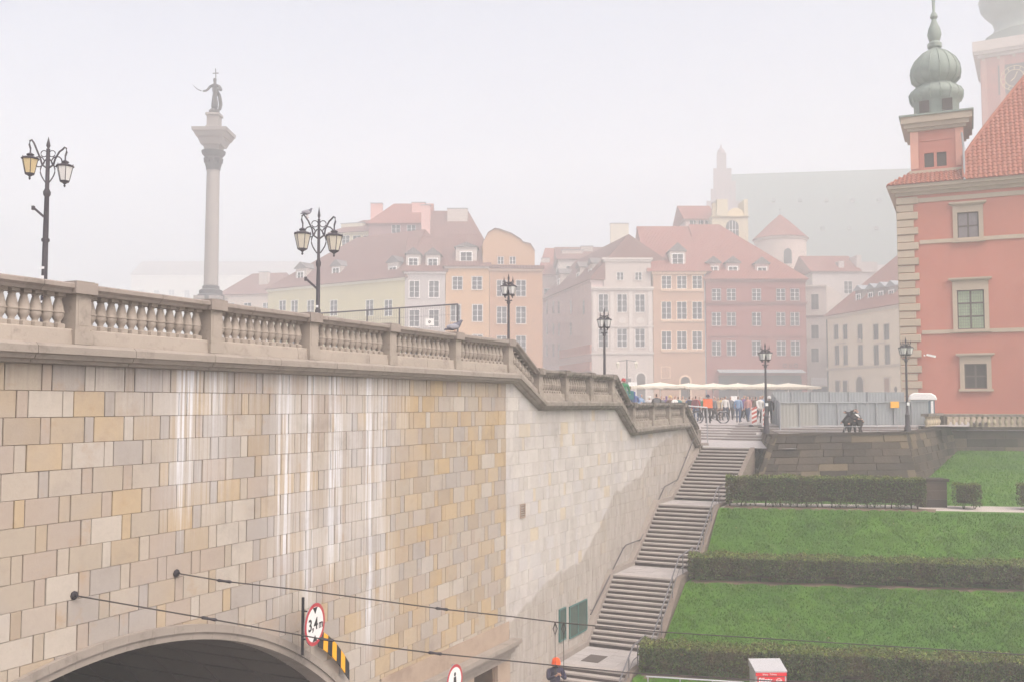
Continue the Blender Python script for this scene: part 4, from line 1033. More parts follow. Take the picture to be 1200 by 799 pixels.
# big hall with green-grey roof, and gabled brick tower front
gr_ = mat('patinated_copper_roof', (.045,.085,.072), .7, .12, .15, .3, .1, dcol=(.04,.06,.058))
f = Facade('cathedral', 'huge fog-veiled hall church with grey-green roof and pink stepped gable', 'church', 868, 1075, 330, 322, ZGH)
_, ze = f.hit(960, 312); MB().box(0,0,0,f.L+20,50,ze).build('wall', colmat((.5,.4,.36)), f.t)
_, zr = f.hit(960, 203); dy = 20.0; zr = zr*(326+dy)/326+.3
MB().add([(-.5,-.5,ze),(f.L+20,-.5,ze),(f.L+20,dy,zr),(-.5,dy,zr),(f.L+20,50.5,ze),(-.5,50.5,ze)], [(0,1,2,3),(2,4,5,3),(0,3,5),(1,4,2)]).build('roof', gr_, f.t)
for r, py in enumerate((236, 269)):
    for i in range(6):
        px = 912+i*32-8*r
        x, z = f.hit(px, py); yy = dy*(z-ze)/(zr-ze)-.4
        z *= (326+yy)/326; o = MB().box(x-.6,yy-.9,z-.2,x+.6,yy+2.2,z+.9).build('roof_dormer', gr_, f.t); MB().box(x-.4,yy-.96,z,x+.4,yy-.901,z+.65).build('pane', M['glass'], o)
br = colmat((.21,.14,.135))
x0, _ = f.hit(832, 300); x1, zA = f.hit(868, 200); 
gm2 = [(828,236),(833,236),(833,222),(836,222),(836,198),(840,198),(840,180),(851,180),(851,198),(857,198),(857,213),(862,213),(862,236),(868,236)]
pts = [f.hit(*q) for q in gm2]; pts = [(pts[0][0],ze-4)]+pts+[(pts[-1][0],ze-4)]
MB().prism(pts, -.6, .8, 'y').build('stepped_gable', br, f.t)
x, z = f.hit(845, 180); MB().lathe([(1.4,z-.1),(1.2,z+1),(.3,z+2.0),(.12,z+3.2)], 8, (x,.1,0)).build('pinnacle', br, f.t)
for a in range(4): x, z = f.hit(838+a*6, 225); MB().box(x-.3,-.66,z-3.2,x+.3,-.601,z+1.4).build('blind_window', colmat((.17,.115,.11)), f.t)
# ================================================================ HOUSES, FAR RIGHT
f = house('slim off-white house squeezed beside the brick-red one', 947, 971, 108, 107, ZGH, 334, (.52,.46,.42), [(354,(955,965),1.7),(389,(955,965),1.5),(416,(955,965),1.5)], 10, .4, mat('dim_trim',(.55,.5,.46)), .8, 'dark')
f.band(0, f.L, f.hit(955,372)[1], .3, .2, M['tile2']); x, z = f.hit(961, 447); MB().box(x-1.4,-.2,z-.6,x+1.4,-.003,z+.7).build('shop_sign', M['wframe'], f.t); MB().box(x-1.2,-.1,0.05,x+1.2,-.003,z-.8).build('shop_window', M['glass'], f.t)
wh_ = (.54,.49,.47); f = house('whitewashed party-wall house with small red roof behind the cream row', 955, 1035, 122, 122, ZGH, 318, wh_, [(337,(994,),1.6)], 9, .25)
x0, z0 = f.hit(985, 305); x1, _ = f.hit(1006, 305); MB().box(x0,1,f.ze-1,x0+1.0,8,z0).box(x1,1,f.ze-1,x1+.9,8,z0+1.1).box(x1+.9,1,f.ze-1,f.L-.1,6,z0-.2).build('party_wall', colmat(wh_), f.t)
f.roof(0, x1, f.ze, 9, 2.6, 0, 0, M['tile'])
creamb = (.66,.56,.42); f = house('cream house row with a red mansard roof next to the castle corner', 971.5, 1066, 104, 90, ZGH, 362, creamb,
    [(389,(980,990.5,1008,1026.5,1039),1.5),(416,(981,991,1008.5,1027,1040),2.0)], 12, .6, mat('sandy_trim',(.50,.42,.33)), .85, 'dark')
f.roof(0, f.L, f.ze, 12, 7.6, 5.5, 0, M['tile'], ridge=.6)
for px in (996, 1010, 1022, 1034): f.dormer(px, 346-(px-1010)*.12, 1.25, 1.3, 1.0, colmat((.22,.19,.19)), M['zinc'], 3, .7, .8, .5)
_, z = f.hit(1010, 350)
for px in (1008.5,): x, z = f.hit(px, 401); MB().prism([(x-.8,z),(x+.8,z),(x,z+.55)], -.25, -.002, 'y').build('pediment', f.trim, f.t)
for px, w in ((986, 2.6), (1033, 2.4)): x, z = f.hit(px, 403); MB().box(x-w/2,-.2,z,x+w/2,-.002,z+.2).build('hood_mould', f.trim, f.t)
f.band(0, f.L, f.hit(1010,432)[1], .4, .2, f.trim)
for px, w in ((982, 1.1), (991, 1.1)): door(f, px, 446, w, 2.6, False)
door(f, 1008, 441, 1.8, 3); door(f, 1040, 443, 1.2, 3, False, None, mat('rust_brown_door', (.30,.16,.10)))
x, z = f.hit(1050, 456); MB().prism([(x+.3*math.cos(a*.6283),z+.42*math.sin(a*.6283)) for a in range(10)], -.08, -.003, 'y').build('oval_plaque', M['ddoor'], f.t)
f.chimney(1050, 305, 1.3, 3, 4, colmat(wh_))
x, _ = f.hit(1022, 360); MB().box(-.1,-.18,0,.02,-.004,f.ze-.5).build('downpipe', M['ddoor'], f.t)
# ================================================================ THE PINK CASTLE WING
M['pink'] = mat('salmon_pink_castle_render', (.50,.178,.13), .9, .09, .5, .35, .22, dcol=(.40,.145,.10), bump=.004)
M['sand'] = mat('cream_sandstone_dressing', (.46,.37,.28), .85, .1, 1.5, .2, 1, obj=.07, dcol=(.42,.33,.26))
M['copper'] = None
g = NG('green_copper'); c = g.mix(g.noise(.9, 5, rough=.7), (.18,.225,.195), (.27,.32,.285)); c = g.mix(g.map(g.noise(3, 4), .5, .75, 0, .4), c, (.10,.105,.10)); M['copper'] = g.out(c, .6)
M['ctile'] = mat('castle_clay_pantile', (.34,.115,.07), .75, .25, 2.5, .3, 1.5, dcol=(.30,.09,.06), obj=0)
M['green_glass'] = mat('curtained_greenish_pane', (.33,.42,.27), .35, .12, 5); M['grey_glass'] = mat('curtained_grey_pane', (.20,.17,.18), .3, .25, 3)
CA = math.radians(25.0); c0 = at_y(1058, YH, 68); ZT = -1.6
cr_ = thing('castle_wing', 'salmon pink castle wing with cream quoins, green copper turret and red pantile roof', 'castle', (c0.x, 68, ZT), -CA)
class CF(Facade):
    def __init__(s):
        s.A = Vector((c0.x, 68, ZT)); s.d = Vector((math.cos(CA), -math.sin(CA), 0)); s.n = Vector((s.d.y, -s.d.x, 0)); s.zg = ZT; s.L = 20; s.t = cr_; s.rz = -CA
cf = CF(); T = cf.t
_, ZE = cf.hit(1075, 224); EAV = ZE
wins = []
for (pc, pt, pb, w, pit, style) in ((1134,249,281,1.32,1133,'grey'), (1137,340,386,1.66,1137,'green'), (1143,426,455,1.36,1143,'grille')):
    x, z1 = cf.hit(pc, pt); _, z0 = cf.hit(pc, pb)
    for k in (0, 1, 2): wins.append((x+5.1*k, z0, w, z1-z0, style))
cf.wall(0, 19, 0, ZE, 12, [q[:4] for q in wins], M['pink'])
def cwin(x, z, w, h, style):
    t = .28; nr = 3 if style == 'green' else 2
    cs = MB().box(x-w/2-t,-.12,z-.02,x-w/2,.10,z+h).box(x+w/2,-.12,z-.02,x+w/2+t,.10,z+h).box(x-w/2-t,-.12,z+h+.001,x+w/2+t,.10,z+h+t+(.35 if style == 'green' else .22))
    o = cs.build('window', M['sand'], T)
    MB().box(x-w/2-t-.1,-.24,z-.18,x+w/2+t+.1,.05,z-.021).build('sill', M['sand'], o)
    ht = z+h+t+(.352 if style == 'green' else .222)
    MB().box(x-w/2-t-.10,-.22,ht,x+w/2+t+.10,.0,ht+.08).box(x-w/2-t-.22,-.34,ht+.081,x+w/2+t+.22,0,ht+.2).build('lintel', M['sand'], o)
    f_ = .075; fr = MB().box(x-w/2,.02,z,x-w/2+f_,.10,z+h).box(x+w/2-f_,.02,z,x+w/2,.10,z+h).box(x-w/2+f_,.02,z,x+w/2-f_,.10,z+f_).box(x-w/2+f_,.02,z+h-f_,x+w/2-f_,.10,z+h).box(x-.06,.0,z+f_,x+.06,.09,z+h-f_)
    for i in range(1, nr): fr.box(x-w/2+f_,.01,z+h*i/nr-.05,x-.061,.085,z+h*i/nr+.05).box(x+.061,.01,z+h*i/nr-.05,x+w/2-f_,.085,z+h*i/nr+.05)
    fr.build('frame', M['dframe'], o)
    gm_ = {'green': M['green_glass'], 'grey': M['grey_glass'], 'grille': M['ddoor']}[style]
    for i in range(nr):
        for a, b in ((x-w/2+f_, x-.06), (x+.06, x+w/2-f_)):
            z0 = z+h*i/nr+(f_ if i == 0 else .05); z1 = z+h*(i+1)/nr-(f_ if i == nr-1 else .05)
            MB().box(a,.06,z0,b,.075,z1).build('pane', gm_, o)
            if style != 'grey':
                lg = MB()
                for k in range(1, 5): xx = a+(b-a)*k/5; lg.box(xx-.008,.045,z0,xx+.008,.059,z1)
                for k in range(1, 4): zz_ = z0+(z1-z0)*k/4; lg.box(a,.046,zz_-.008,b,.058,zz_+.008)
                tag(lg.build('leading', M['grey_glass'] if style == 'green' else M['dkmetal'], o), kind='stuff')
for q in wins: cwin(*q)
# string courses, cornice, plinth
for py in (283, 389):
    _, z = cf.hit(1100, py); MB().box(1.35,-.08,z-.13,19.05,-.003,z+.13).build('string_course', M['sand'], T)
MB().box(1.2,-.07,ZE-.85,19.05,-.003,ZE-.55).build('string_course', M['sand'], T)
MB().box(-.15,-.16,ZE-.32,19.1,12,ZE-.1).box(-.4,-.42,ZE-.099,19.3,12.2,ZE+.14).box(-.62,-.66,ZE+.141,19.5,12.4,ZE+.36).build('cornice', M['sand'], T)
MB().box(-.1,-.14,0,19.1,-.003,.95).build('plinth', M['sand'], T)
# quoins
nq = 30; hq = (ZE-.4)/nq
for i in range(nq):
    w = 1.28 if i % 2 else 1.0; 
    MB().prism([(-.10,i*hq+.02),(w,i*hq+.02),(w,(i+1)*hq-.03),(-.10,(i+1)*hq-.03)], -.20 if i % 2 else -.13, .9, 'y', 0, .03).build('quoin', M['sand'], T)
# roofs of real pantiles
def pantiles(x0, x1, y0, z0, y1, z1, xl=None, xr=None, nm='roof_tiles', pw=.30, rh_=.34):
    """tiles from the eave (y0,z0) up to (y1,z1); xl(t), xr(t) clip left/right"""
    L = math.hypot(y1-y0, z1-z0); n = int(L/rh_); b = MB(); sy, sz = (y1-y0)/L, (z1-z0)/L; ny_, nz_ = -sz, sy
    rows = 0
    prof = [(0,0),(.2,.055),(.42,.075),(.62,.055),(.8,.0),(.9,-.012)]
    for r in range(n):
        t0 = r/n; t1 = (r+1.18)/n; a = max(x0, xl(t0) if xl else x0); e = min(x1, xr(t0) if xr else x1)
        if e-a < .1: continue
        xs_ = []; k = math.floor(a/pw)
        while k*pw < e:
            for q, hq_ in prof:
                xx = (k+q)*pw
                if a <= xx <= e: xs_.append((xx, hq_))
            k += 1
        if len(xs_) < 2: continue
        vs = []
        for xx, hh_ in xs_:
            jl = .01*math.sin(xx*31+r*17)
            for t, lift in ((t0,.05),(t1,.0)):
                h_ = hh_+lift+jl; vs.append((xx, y0+sy*L*t+ny_*h_, z0+sz*L*t+nz_*h_))
            vs.append((xx, y0+sy*L*t0+ny_*(hh_-.0), z0+sz*L*t0+nz_*(hh_-.0)))
        fs = []
        for i in range(len(xs_)-1): fs += [(3*i, 3*i+3, 3*i+4, 3*i+1), (3*i+2, 3*i+5, 3*i+3, 3*i)]
        b.add(vs, fs)
    o = b.build(nm, M['ctile'], T); tag(o, kind='stuff'); return o
RZ0 = ZE+.36; YR = 5.8; RH = 9.6
# solid under-roof and tiles: main hip starts right of the turret
xt0, xt1 = cf.hit(1065, 200)[0]-.1, cf.hit(1128.5, 200)[0]+.15
ZS = cf.hit(1095, 197)[1]
sk0, sk1 = -.75, -.75
pantiles(-.7, 4.3, -.75, RZ0, 1.15, RZ0+1.15, xl=lambda t: -.7+t*1.5, nm='skirt_tiles')
MB().add([(-.7,-.7,RZ0),(20,-.7,RZ0),(20,1.2,RZ0+1.12),(.8,1.2,RZ0+1.12),(-.7,12.3,RZ0),(.8,10.6,RZ0+1.12),(20,12.3,RZ0),(20,10.6,RZ0+1.12)], [(0,1,2,3),(4,0,3,5),(3,2,7,5)]).build('skirt_roof', M['ctile'], T)
hx0, hx1 = 4.25, 9.4
hipz = lambda t: hx0+(hx1-hx0)*max(0, (t-.18)/.82)**1.08
pantiles(hx0, 20, -.75, RZ0, YR, RZ0+RH, xl=lambda t: hipz(t) if t > .18 else hx0, nm='roof_tiles')
hp = [(hx0,-.7),(hx0,-.7+6.5*.18)]
b = MB(); vs = []
ts = [0,.18,.3,.45,.6,.75,.9,1.0]
for t in ts: vs += [(hipz(t) if t > .18 else hx0, -.75+(YR+.75)*t, RZ0+RH*t-.03), (20, -.75+(YR+.75)*t, RZ0+RH*t-.03), (hipz(t) if t > .18 else hx0, 12-(6.2)*t, RZ0+RH*t-.03)]
fs = []
for i in range(len(ts)-1): k = 3*i; fs += [(k,k+1,k+4,k+3),(k,k+3,k+5,k+2)]
b.add(vs, fs).build('roof_deck', M['ctile'], T)
MB().tube([(hipz(t) if t > .18 else hx0, -.75+(YR+.75)*t, RZ0+RH*t+.08) for t in ts], .13, 8).build('ridge_tiles', M['ctile'], T)
MB().tube([(hx0+.03,-.85,RZ0-.05),(hx0+.03,.55,RZ0+2.5),(hx0-.05,.75,RZ0+3.6)], .07, 6).build('downpipe', M['zinc'], T)
# turret
tb0 = 1.0; yb = tb0+4.1; zc0 = cf.hit(1095, 152)[1]; zc1 = cf.hit(1095, 134)[1]
kx = (68+2)/68.0
x0, x1 = cf.hit(1066, 180)[0]*1.03, cf.hit(1127, 180)[0]*1.03; zb_ = RZ0+.3
def lift(z): return z*1.0+ (z-1.6)*.012
zc0, zc1 = lift(zc0), lift(zc1)
z = zc0; zl = cf.hit(1095, 192)[1]; zu = cf.hit(1095, 175)[1]; xa, xb = cf.hit(1087, 183)[0], cf.hit(1101.5, 183)[0]
holes = [(xa*1.03, zl, .62, zu-zl), (xb*1.03, zl, .62, zu-zl)]
cf.wall(x0, x1, zb_, zc0, 4.1, holes, M['pink'], 'turret', tb0)
MB().box(x0,tb0+.01,zb_,x1,yb,zc0-.01).build('turret_core', M['pink'], T) if False else None
for q in holes: MB().box(q[0]-.31,tb0+.15,q[1],q[0]+.31,tb0+.2,q[1]+q[3]).build('turret_opening', M['ddoor'], T)
cx_ = (x0+x1)/2
for (a, b2, c_, d_, e_) in ((x0-.02, x0+.5, zb_+1.1, zc0-.02, .07), (x1-.5, x1+.02, zb_+1.1, zc0-.02, .07)): MB().box(a,tb0-e_,c_,b2,tb0-.003,d_).build('corner_pilaster', mat('light_salmon_render',(.66,.33,.25)) if 'lsr' not in M else M['lsr'], T)
fr = MB(); 
for (a, b2, c_, d_) in ((cx_-1.1,cx_+1.1,zc0-.75,zc0-.66),(cx_-1.1,cx_-1.0,zl-.1,zc0-.75),(cx_+1.0,cx_+1.1,zl-.1,zc0-.75)): fr.box(a,tb0-.05,c_,b2,tb0-.003,d_)
fr.build('panel_moulding', M['pink'], T)
MB().box(x0-.12,tb0-.15,zl-.42,x1+.12,yb+.1,zl-.2).build('string_course', M['sand'], T)
b = MB(); 
for e_, a, c_ in ((.2,zc0,zc0+.2),(.4,zc0+.201,zc0+.5),(.6,zc0+.501,zc1-.12)): b.box(x0-e_,tb0-e_,a,x1+e_,yb+e_,c_)
b.build('turret_cornice', M['sand'], T); MB().box(x0-.7,tb0-.7,zc1-.119,x1+.7,yb+.7,zc1).build('turret_eave', M['copper'], T)
cyy = (tb0+yb)/2; D = 68+2.5
def pr(px, py):
    r = ray(px, py); # point on a plane through the turret axis
    A2 = cf.A+cf.d*cx_-cf.n*cyy; k = A2.dot(cf.n)/r.dot(cf.n); p = r*k
    return abs((p-A2).dot(cf.d)), p.z-ZT
cpx = 1095.5
P_ = [(1124.5,131),(1124.5,120),(1126,118),(1129,112),(1129.5,108),(1126,103),(1119,100),(1118,98),(1121,95),(1125.5,90),(1126.5,83),(1125,76),(1120,68),(1112,62),(1104,59),(1102,57),(1104,55),(1104,51),(1101,48.5),(1102,46),(1103.5,40),(1102,34),(1099,28),(1097,23),(1099,20),(1098,17),(1095.8,14),(1095.9,-2)]
prof = [pr((p-cpx)*.97+1092.5+2.5 if False else cpx+(p-cpx), q) for p, q in P_]
prof = [(max(.05, r), z) for r, z in prof]; prof[0] = (prof[0][0], zc1)
dm = MB().lathe(prof, 16, (cx_,cyy,0), rot=math.pi/16).build('copper_dome', M['copper'], T, True)
rb = MB()
for i in range(16):
    a = 2*math.pi*(i+.5)/16+0; rb.tube([(cx_+(r+.02)*math.cos(a), cyy+(r+.02)*math.sin(a), z) for r, z in prof[2:15]], .035, 4)
rb.build('dome_seams', M['copper'], dm)
for dx in (-.75,.75): zq = prof[0][1]+.35; MB().box(cx_+dx-.33,cyy-prof[0][0]-.08,zq,cx_+dx+.33,cyy-prof[0][0]+.3,zq+.85).build('dome_opening', M['ddoor'], dm)
q = MB().cbox((1.9,-.5,cf.hit(1085,417)[1]),(.6,.2,.14),M=Matrix.Rotation(.25,4,'Y')).tube([(1.45,-.13,cf.hit(1085,417)[1]+.05),(1.5,-.5,cf.hit(1085,417)[1])],.05).build('security_camera', M['wframe'], T)
# ================================================================ CLOCK TOWER
tp = at_y(1161, YH, 165); CB = math.radians(28.5); tw = thing('clock_tower', 'tall pink clock tower with green drum behind the castle roof', 'tower', (tp.x, 165, ZT), -CB)
class TF(Facade):
    def __init__(s):
        s.A = Vector((tp.x, 165, ZT)); s.d = Vector((math.cos(CB), -math.sin(CB), 0)); s.n = Vector((s.d.y, -s.d.x, 0)); s.zg = ZT; s.L = 9; s.t = tw; s.rz = -CB
tf = TF(); zk = tf.hit(1150, 66)[1]; wT = 15
pal = mat('faded_pink_tower_render', (.40,.17,.135), .9, .08)
MB().box(0,0,0,wT,wT,zk).build('shaft', pal, tw)
for i in range(6):
    if i in (2, 3): continue
    x = .15+i*(wT-1.1)/5; MB().box(x,-.16,zk-14,x+.8,-.003,zk-.9).build('pilaster', mat('tower_pilaster_render',(.46,.24,.19)) if i == 0 else bpy.data.materials['tower_pilaster_render'], tw)
for i in range(7): x = .5+i*(wT-1)/6; MB().box(x-.22,-.22,zk-.95,x+.22,-.003,zk-.55).build('bracket', M['sand'], tw)
z1 = tf.hit(1146, 52)[1]
MB().box(-.35,-.35,zk-.5,wT+.35,wT+.35,zk).box(-.9,-.9,zk+.001,wT+.9,wT+.9,zk+.5).box(-1.1,-1.1,zk+.501,wT+1.1,wT+1.1,z1+.1).build('cornice', mat('tower_cornice_stone',(.52,.45,.40)), tw)
R0 = 7.0; c2 = (wT/2, wT/2, 0)
MB().lathe([(R0,z1+.1),(R0,z1+2.0),(R0+.2,z1+2.4),(6.0,z1+3.2),(5.4,z1+4.5),(5.8,z1+5.8),(7.5,z1+7.8),(7.9,z1+9.8),(6.9,z1+12),(3.6,z1+14),(2.0,z1+15),(1.9,z1+17.5),(.5,z1+19.5),(.05,z1+22)], 16, c2).build('copper_dome', M['copper'], tw, True)
cxk, czk = tf.hit(1189, 92)
gd = mat('gilt_clock_metal', (.62,.52,.30), .4, .1)
o = MB().box(cxk-2.5,-.10,czk-2.5,cxk+2.5,-.004,czk+2.5).build('clock_panel', mat('dull_clock_panel',(.14,.10,.09)), tw)
rg = MB()
for R_ in (2.1, 1.45): rg.tube([(cxk+R_*math.cos(a*math.pi/16),-.18,czk+R_*math.sin(a*math.pi/16)) for a in range(33)], .05, 5)
rg.build('clock_ring', gd, o)
for i in range(12): a = i*math.pi/6; MB().tube([(cxk+1.55*math.sin(a),-.18,czk+1.55*math.cos(a)),(cxk+2.0*math.sin(a),-.18,czk+2.0*math.cos(a))], .055, 4).build('hour_mark', gd, o)
MB().tube([(cxk,-.24,czk),(cxk-.55,-.24,czk-.45)], .07, 5).build('hour_hand', gd, o); MB().tube([(cxk,-.22,czk),(cxk+.45,-.22,czk+1.05)], .05, 5).build('minute_hand', gd, o)

# ================================================================ MONUMENT COLUMN
M['granite'] = mat('grey_column_granite', (.30,.275,.26), .8, .1, 1, .15, .5); M['bronze'] = mat('dark_patinated_bronze', (.085,.085,.09), .6, .2, 2)
YC = 112; pc = at_y(244.5, YH, YC); S = YC/FPX; zgc = .85
def zc_(py): return at_y(244.5, py, YC).z-zgc
mc = thing('monument_column', 'tall foggy granite monument column on a stepped pedestal in the square', 'monument', (pc.x, YC, zgc))
MB().box(-4.2,-4.2,-.4,4.2,4.2,.5).box(-3.4,-3.4,.501,3.4,3.4,1.0).box(-2.6,-2.6,1.001,2.6,2.6,1.5).build('steps', M['granite'], mc)
MB().box(-1.6,-1.6,1.501,1.6,1.6,2.2).box(-1.25,-1.25,2.201,1.25,1.25,zc_(352)).box(-1.5,-1.5,zc_(352)+.001,1.5,1.5,zc_(348)).build('pedestal', M['granite'], mc)
MB().lathe([(1.55,zc_(352)),(1.55,zc_(347)),(1.3,zc_(345)),(1.3,zc_(341)),(.95,zc_(339)),(.95,zc_(336)),(.68,zc_(334))], 16).build('base', M['bronze'], mc, True)
MB().lathe([(8.3*S,zc_(335)),(8.0*S,zc_(290)),(7.4*S,zc_(200))], 20).build('shaft', M['granite'], mc, True)
MB().lathe([(8.2*S,zc_(200)),(8.4*S,zc_(197)),(9.5*S,zc_(194)),(9*S,zc_(191)),(11.5*S,zc_(187)),(10*S,zc_(185)),(13.5*S,zc_(181)),(14*S,zc_(178))], 16).build('capital', M['bronze'], mc, True)
b = MB()
for i in range(10): a = i*.628; b.ball((9.3*S*math.cos(a), 9.3*S*math.sin(a), zc_(189)), .22, 5, 0, 1, 1, 1.5)
b.build('acanthus_leaves', M['bronze'], mc)
def sq(w0, w1, p0, p1, nm, m_='granite', depth=None): z0, z1 = zc_(p0), zc_(p1); MB().lathe([(w0*S,z0),(w1*S,z1)], 4, sq=None, rot=math.pi/4, m=0).build(nm, M[m_], mc)
r2 = 1.35
for w0, w1, p0, p1 in ((9*r2,10*r2,177.9,172),(12.5*r2,16*r2,171.9,164),(17*r2,20*r2,163.9,158),(21*r2,21.5*r2,157.9,154)): sq(w0, w1, p0, p1, 'entablature')
sq(9*r2, 8*r2, 153.8, 149, 'plinth'); sq(7.2*r2, 7.2*r2, 148.9, 137, 'plinth'); sq(8.8*r2, 8.4*r2, 136.9, 134, 'plinth'); MB().ball((0,0,zc_(131)), .62, 7, 0, 1, 1, .6).build('statue_base', M['bronze'], mc)
# ---------------------------------------------------------------- figures: one skinned body each
def skin(joints, edges, name, mats=None, zone=None, sub=1):
    names = list(joints); idx = {k: i for i, k in enumerate(names)}
    me = bpy.data.meshes.new(name); me.from_pydata([joints[k][0] for k in names], [(idx[a], idx[b]) for a, b in edges], [])
    o = bpy.data.objects.new(name, me); COL.objects.link(o)
    md = o.modifiers.new('skin', 'SKIN'); md.use_smooth_shade = True; md.branch_smoothing = .35
    for i, k in enumerate(names):
        sv_ = me.skin_vertices[0].data[i]; r = joints[k][1]; sv_.radius = (r, r) if not isinstance(r, tuple) else r; sv_.use_root = (i == 0)
    o.modifiers.new('sub', 'SUBSURF').levels = sub
    dg = bpy.context.evaluated_depsgraph_get(); ev = o.evaluated_get(dg); out = bpy.data.meshes.new_from_object(ev)
    bpy.data.objects.remove(o); out.name = name
    for m_ in (mats or []): out.materials.append(m_)
    if zone:
        segs = [(Vector(joints[a][0]), Vector(joints[b][0]), zone(a, b)) for a, b in edges]
        mi = []
        for p in out.polygons:
            c = p.center; best = (1e9, 0)
            for A_, B_, zn in segs:
                d = B_-A_; t = max(0, min(1, (c-A_).dot(d)/max(1e-9, d.length_squared))); q = (c-(A_+d*t)).length
                if q < best[0]: best = (q, zn)
            zn = best[1]; mi.append(zn(c) if callable(zn) else zn)
        out.polygons.foreach_set('material_index', mi)
    return out
def body(lean=0, stride=.1, la=(.1,.1), ra=(.1,.1), turn=0, hips=.93, crouch=0, fingers=False, coat=0, hooded=False, head_down=0, h=1.72):
    """faces -y. la/ra: (forward swing upper, forward swing forearm) in radians"""
    J = {}; k = h/1.75
    hp = Vector((0, 0, hips-crouch)); 
    def lv(z, y=0): # leaned torso point at distance z above hips
        return hp+Vector((0, y*math.cos(lean)-z*math.sin(lean), z*math.cos(lean)-y*math.sin(lean)*0))
    J['pelvis'] = (hp, (.155,.115)); J['waist'] = (lv(.16), (.145,.105)); J['chest'] = (lv(.36), (.175,.125)); J['shoulders'] = (lv(.50), (.13,.095)); J['neck'] = (lv(.57), .055)
    hd = lv(.57)+Vector((0,-.02-math.sin(lean+head_down)*.10, math.cos(lean+head_down)*.10)); J['jaw'] = (hd, .072)
    dv = Vector((0,-math.sin(lean+head_down),math.cos(lean+head_down)))
    J['head'] = (hd+dv*.07+Vector((0,.01,0)), .098 if not hooded else .12); J['crown'] = (hd+dv*.15+Vector((0,.02,0)), .075 if not hooded else .1)
    J['nose'] = (hd+dv*.055+Vector((0,-.105,0)), .018)
    E = [('pelvis','waist'),('waist','chest'),('chest','shoulders'),('shoulders','neck'),('neck','jaw'),('jaw','head'),('head','crown'),('head','nose')]
    for s_, nm, (a, f_) in ((-1,'r',ra),(1,'l',la)):
        sh = lv(.47)+Vector((s_*.19,0,0)); el = sh+Vector((s_*.05,-math.sin(a+lean*.3)*.29,-math.cos(a+lean*.3)*.29)); wr = el+Vector(((-s_*.17 if fingers else -s_*.03) if f_ > .6 else 0,-math.sin(f_)*.25,-math.cos(f_)*.25))
        J['sh'+nm] = (sh, .068+coat*.01); J['el'+nm] = (el, .052+coat*.008); J['wr'+nm] = (wr, .036)
        d = (wr-el).normalized(); ha = wr+d*.08; J['ha'+nm] = (ha, (.042,.024)); E += [('shoulders','sh'+nm),('sh'+nm,'el'+nm),('el'+nm,'wr'+nm),('wr'+nm,'ha'+nm)]
        if fingers:
            side = d.cross(Vector((0,0,1))); side = side.normalized() if side.length > .1 else Vector((0,1,0))
            for q in range(4):
                b0 = ha+side*(q-1.5)*.020+d*.03; L_ = (.055,.068,.064,.05)[q]; J[f'f{q}{nm}'] = (b0, .0095); J[f'g{q}{nm}'] = (b0+d*L_*.55+Vector((0,0,.006)), .0085); J[f'h{q}{nm}'] = (b0+d*L_*.75+Vector((0,0,.03)), .0075)
                E += [('ha'+nm,f'f{q}{nm}'),(f'f{q}{nm}',f'g{q}{nm}'),(f'g{q}{nm}',f'h{q}{nm}')]
            J['t1'+nm] = (wr+d*.045+side*.045, .011); J['t2'+nm] = (wr+d*.085+side*.05+Vector((0,0,.02)), .0095); E += [('wr'+nm,'t1'+nm),('t1'+nm,'t2'+nm)]
        ph = s_*stride
        hj = hp+Vector((s_*.09,0,-.05)); kn = Vector((s_*.10, -ph*.5-crouch*.6, .50*(hips-crouch)/.93+crouch*.05)); an = Vector((s_*.10, ph*-1.0+(.10 if ph < 0 else 0), .09)); toe = an+Vector((s_*.02,-.15,-.055))
        J['hj'+nm] = (hj, .095+coat*.02); J['kn'+nm] = (kn, .062); J['an'+nm] = (an, .042); J['to'+nm] = (toe, (.042,.03)); J['he'+nm] = (an+Vector((0,.05,-.05)), .035)
        E += [('pelvis','hj'+nm),('hj'+nm,'kn'+nm),('kn'+nm,'an'+nm),('an'+nm,'to'+nm),('an'+nm,'he'+nm)]
    if coat: J['hem'] = (hp+Vector((0,.02,-.22)), (.2,.16)); E += [('pelvis','hem')]
    for q in J: v, r = J[q]; J[q] = (tuple(Vector(v)*k), r)
    hz = J['head'][0]
    def headz(c):
        if hooded: return 2 if c.y > hz[1]-.05 or c.z > hz[2]+.06 else 0
        return 1 if (c.z > hz[2]+.035 or (c.y > hz[1]+.02 and c.z > hz[2]-.09)) else 0
    def zone(a, b):
        s_ = {a, b}
        if s_ & {'head','crown','jaw','nose'}: return headz
        if a[:2] in ('wr',) and b[:2] in ('ha','t1') or a[:2] in ('ha','f0','f1','f2','f3','g0','g1','g2','g3','t1'): return 0
        if a[:2] == 'an': return 4
        if a[:2] in ('hj','kn') : return 3
        if 'pelvis' in s_ and b[:2] == 'hj': return 3 if not coat else 2
        return 2
    return skin(J, E, 'person', [M['skin'], M['hair'], M['cloth'], M['cloth2'], M['shoe']], zone)
M['skin'] = plain('skin', (.50,.30,.22), .6); M['hair'] = plain('dark_hair', (.04,.028,.02), .7); M['cloth'] = plain('jacket', (.05,.05,.07), .9); M['cloth2'] = plain('trousers', (.04,.045,.06), .9); M['shoe'] = plain('shoes', (.05,.045,.045), .7)
CM = {}
def cloth(c):
    c = tuple(c)
    if c not in CM: CM[c] = plain('cloth', c, .95)
    return CM[c]
BODY = [body(0,.16,(.15,.3),(-.1,.2)), body(0,.04,(.0,.05),(.05,.1)), body(.04,.28,(-.3,.1),(.4,.7),coat=1), body(.05,.05,(.6,1.9),(.5,1.8),coat=1), body(0,.06,(.1,.1),(.2,2.0),hooded=True)]
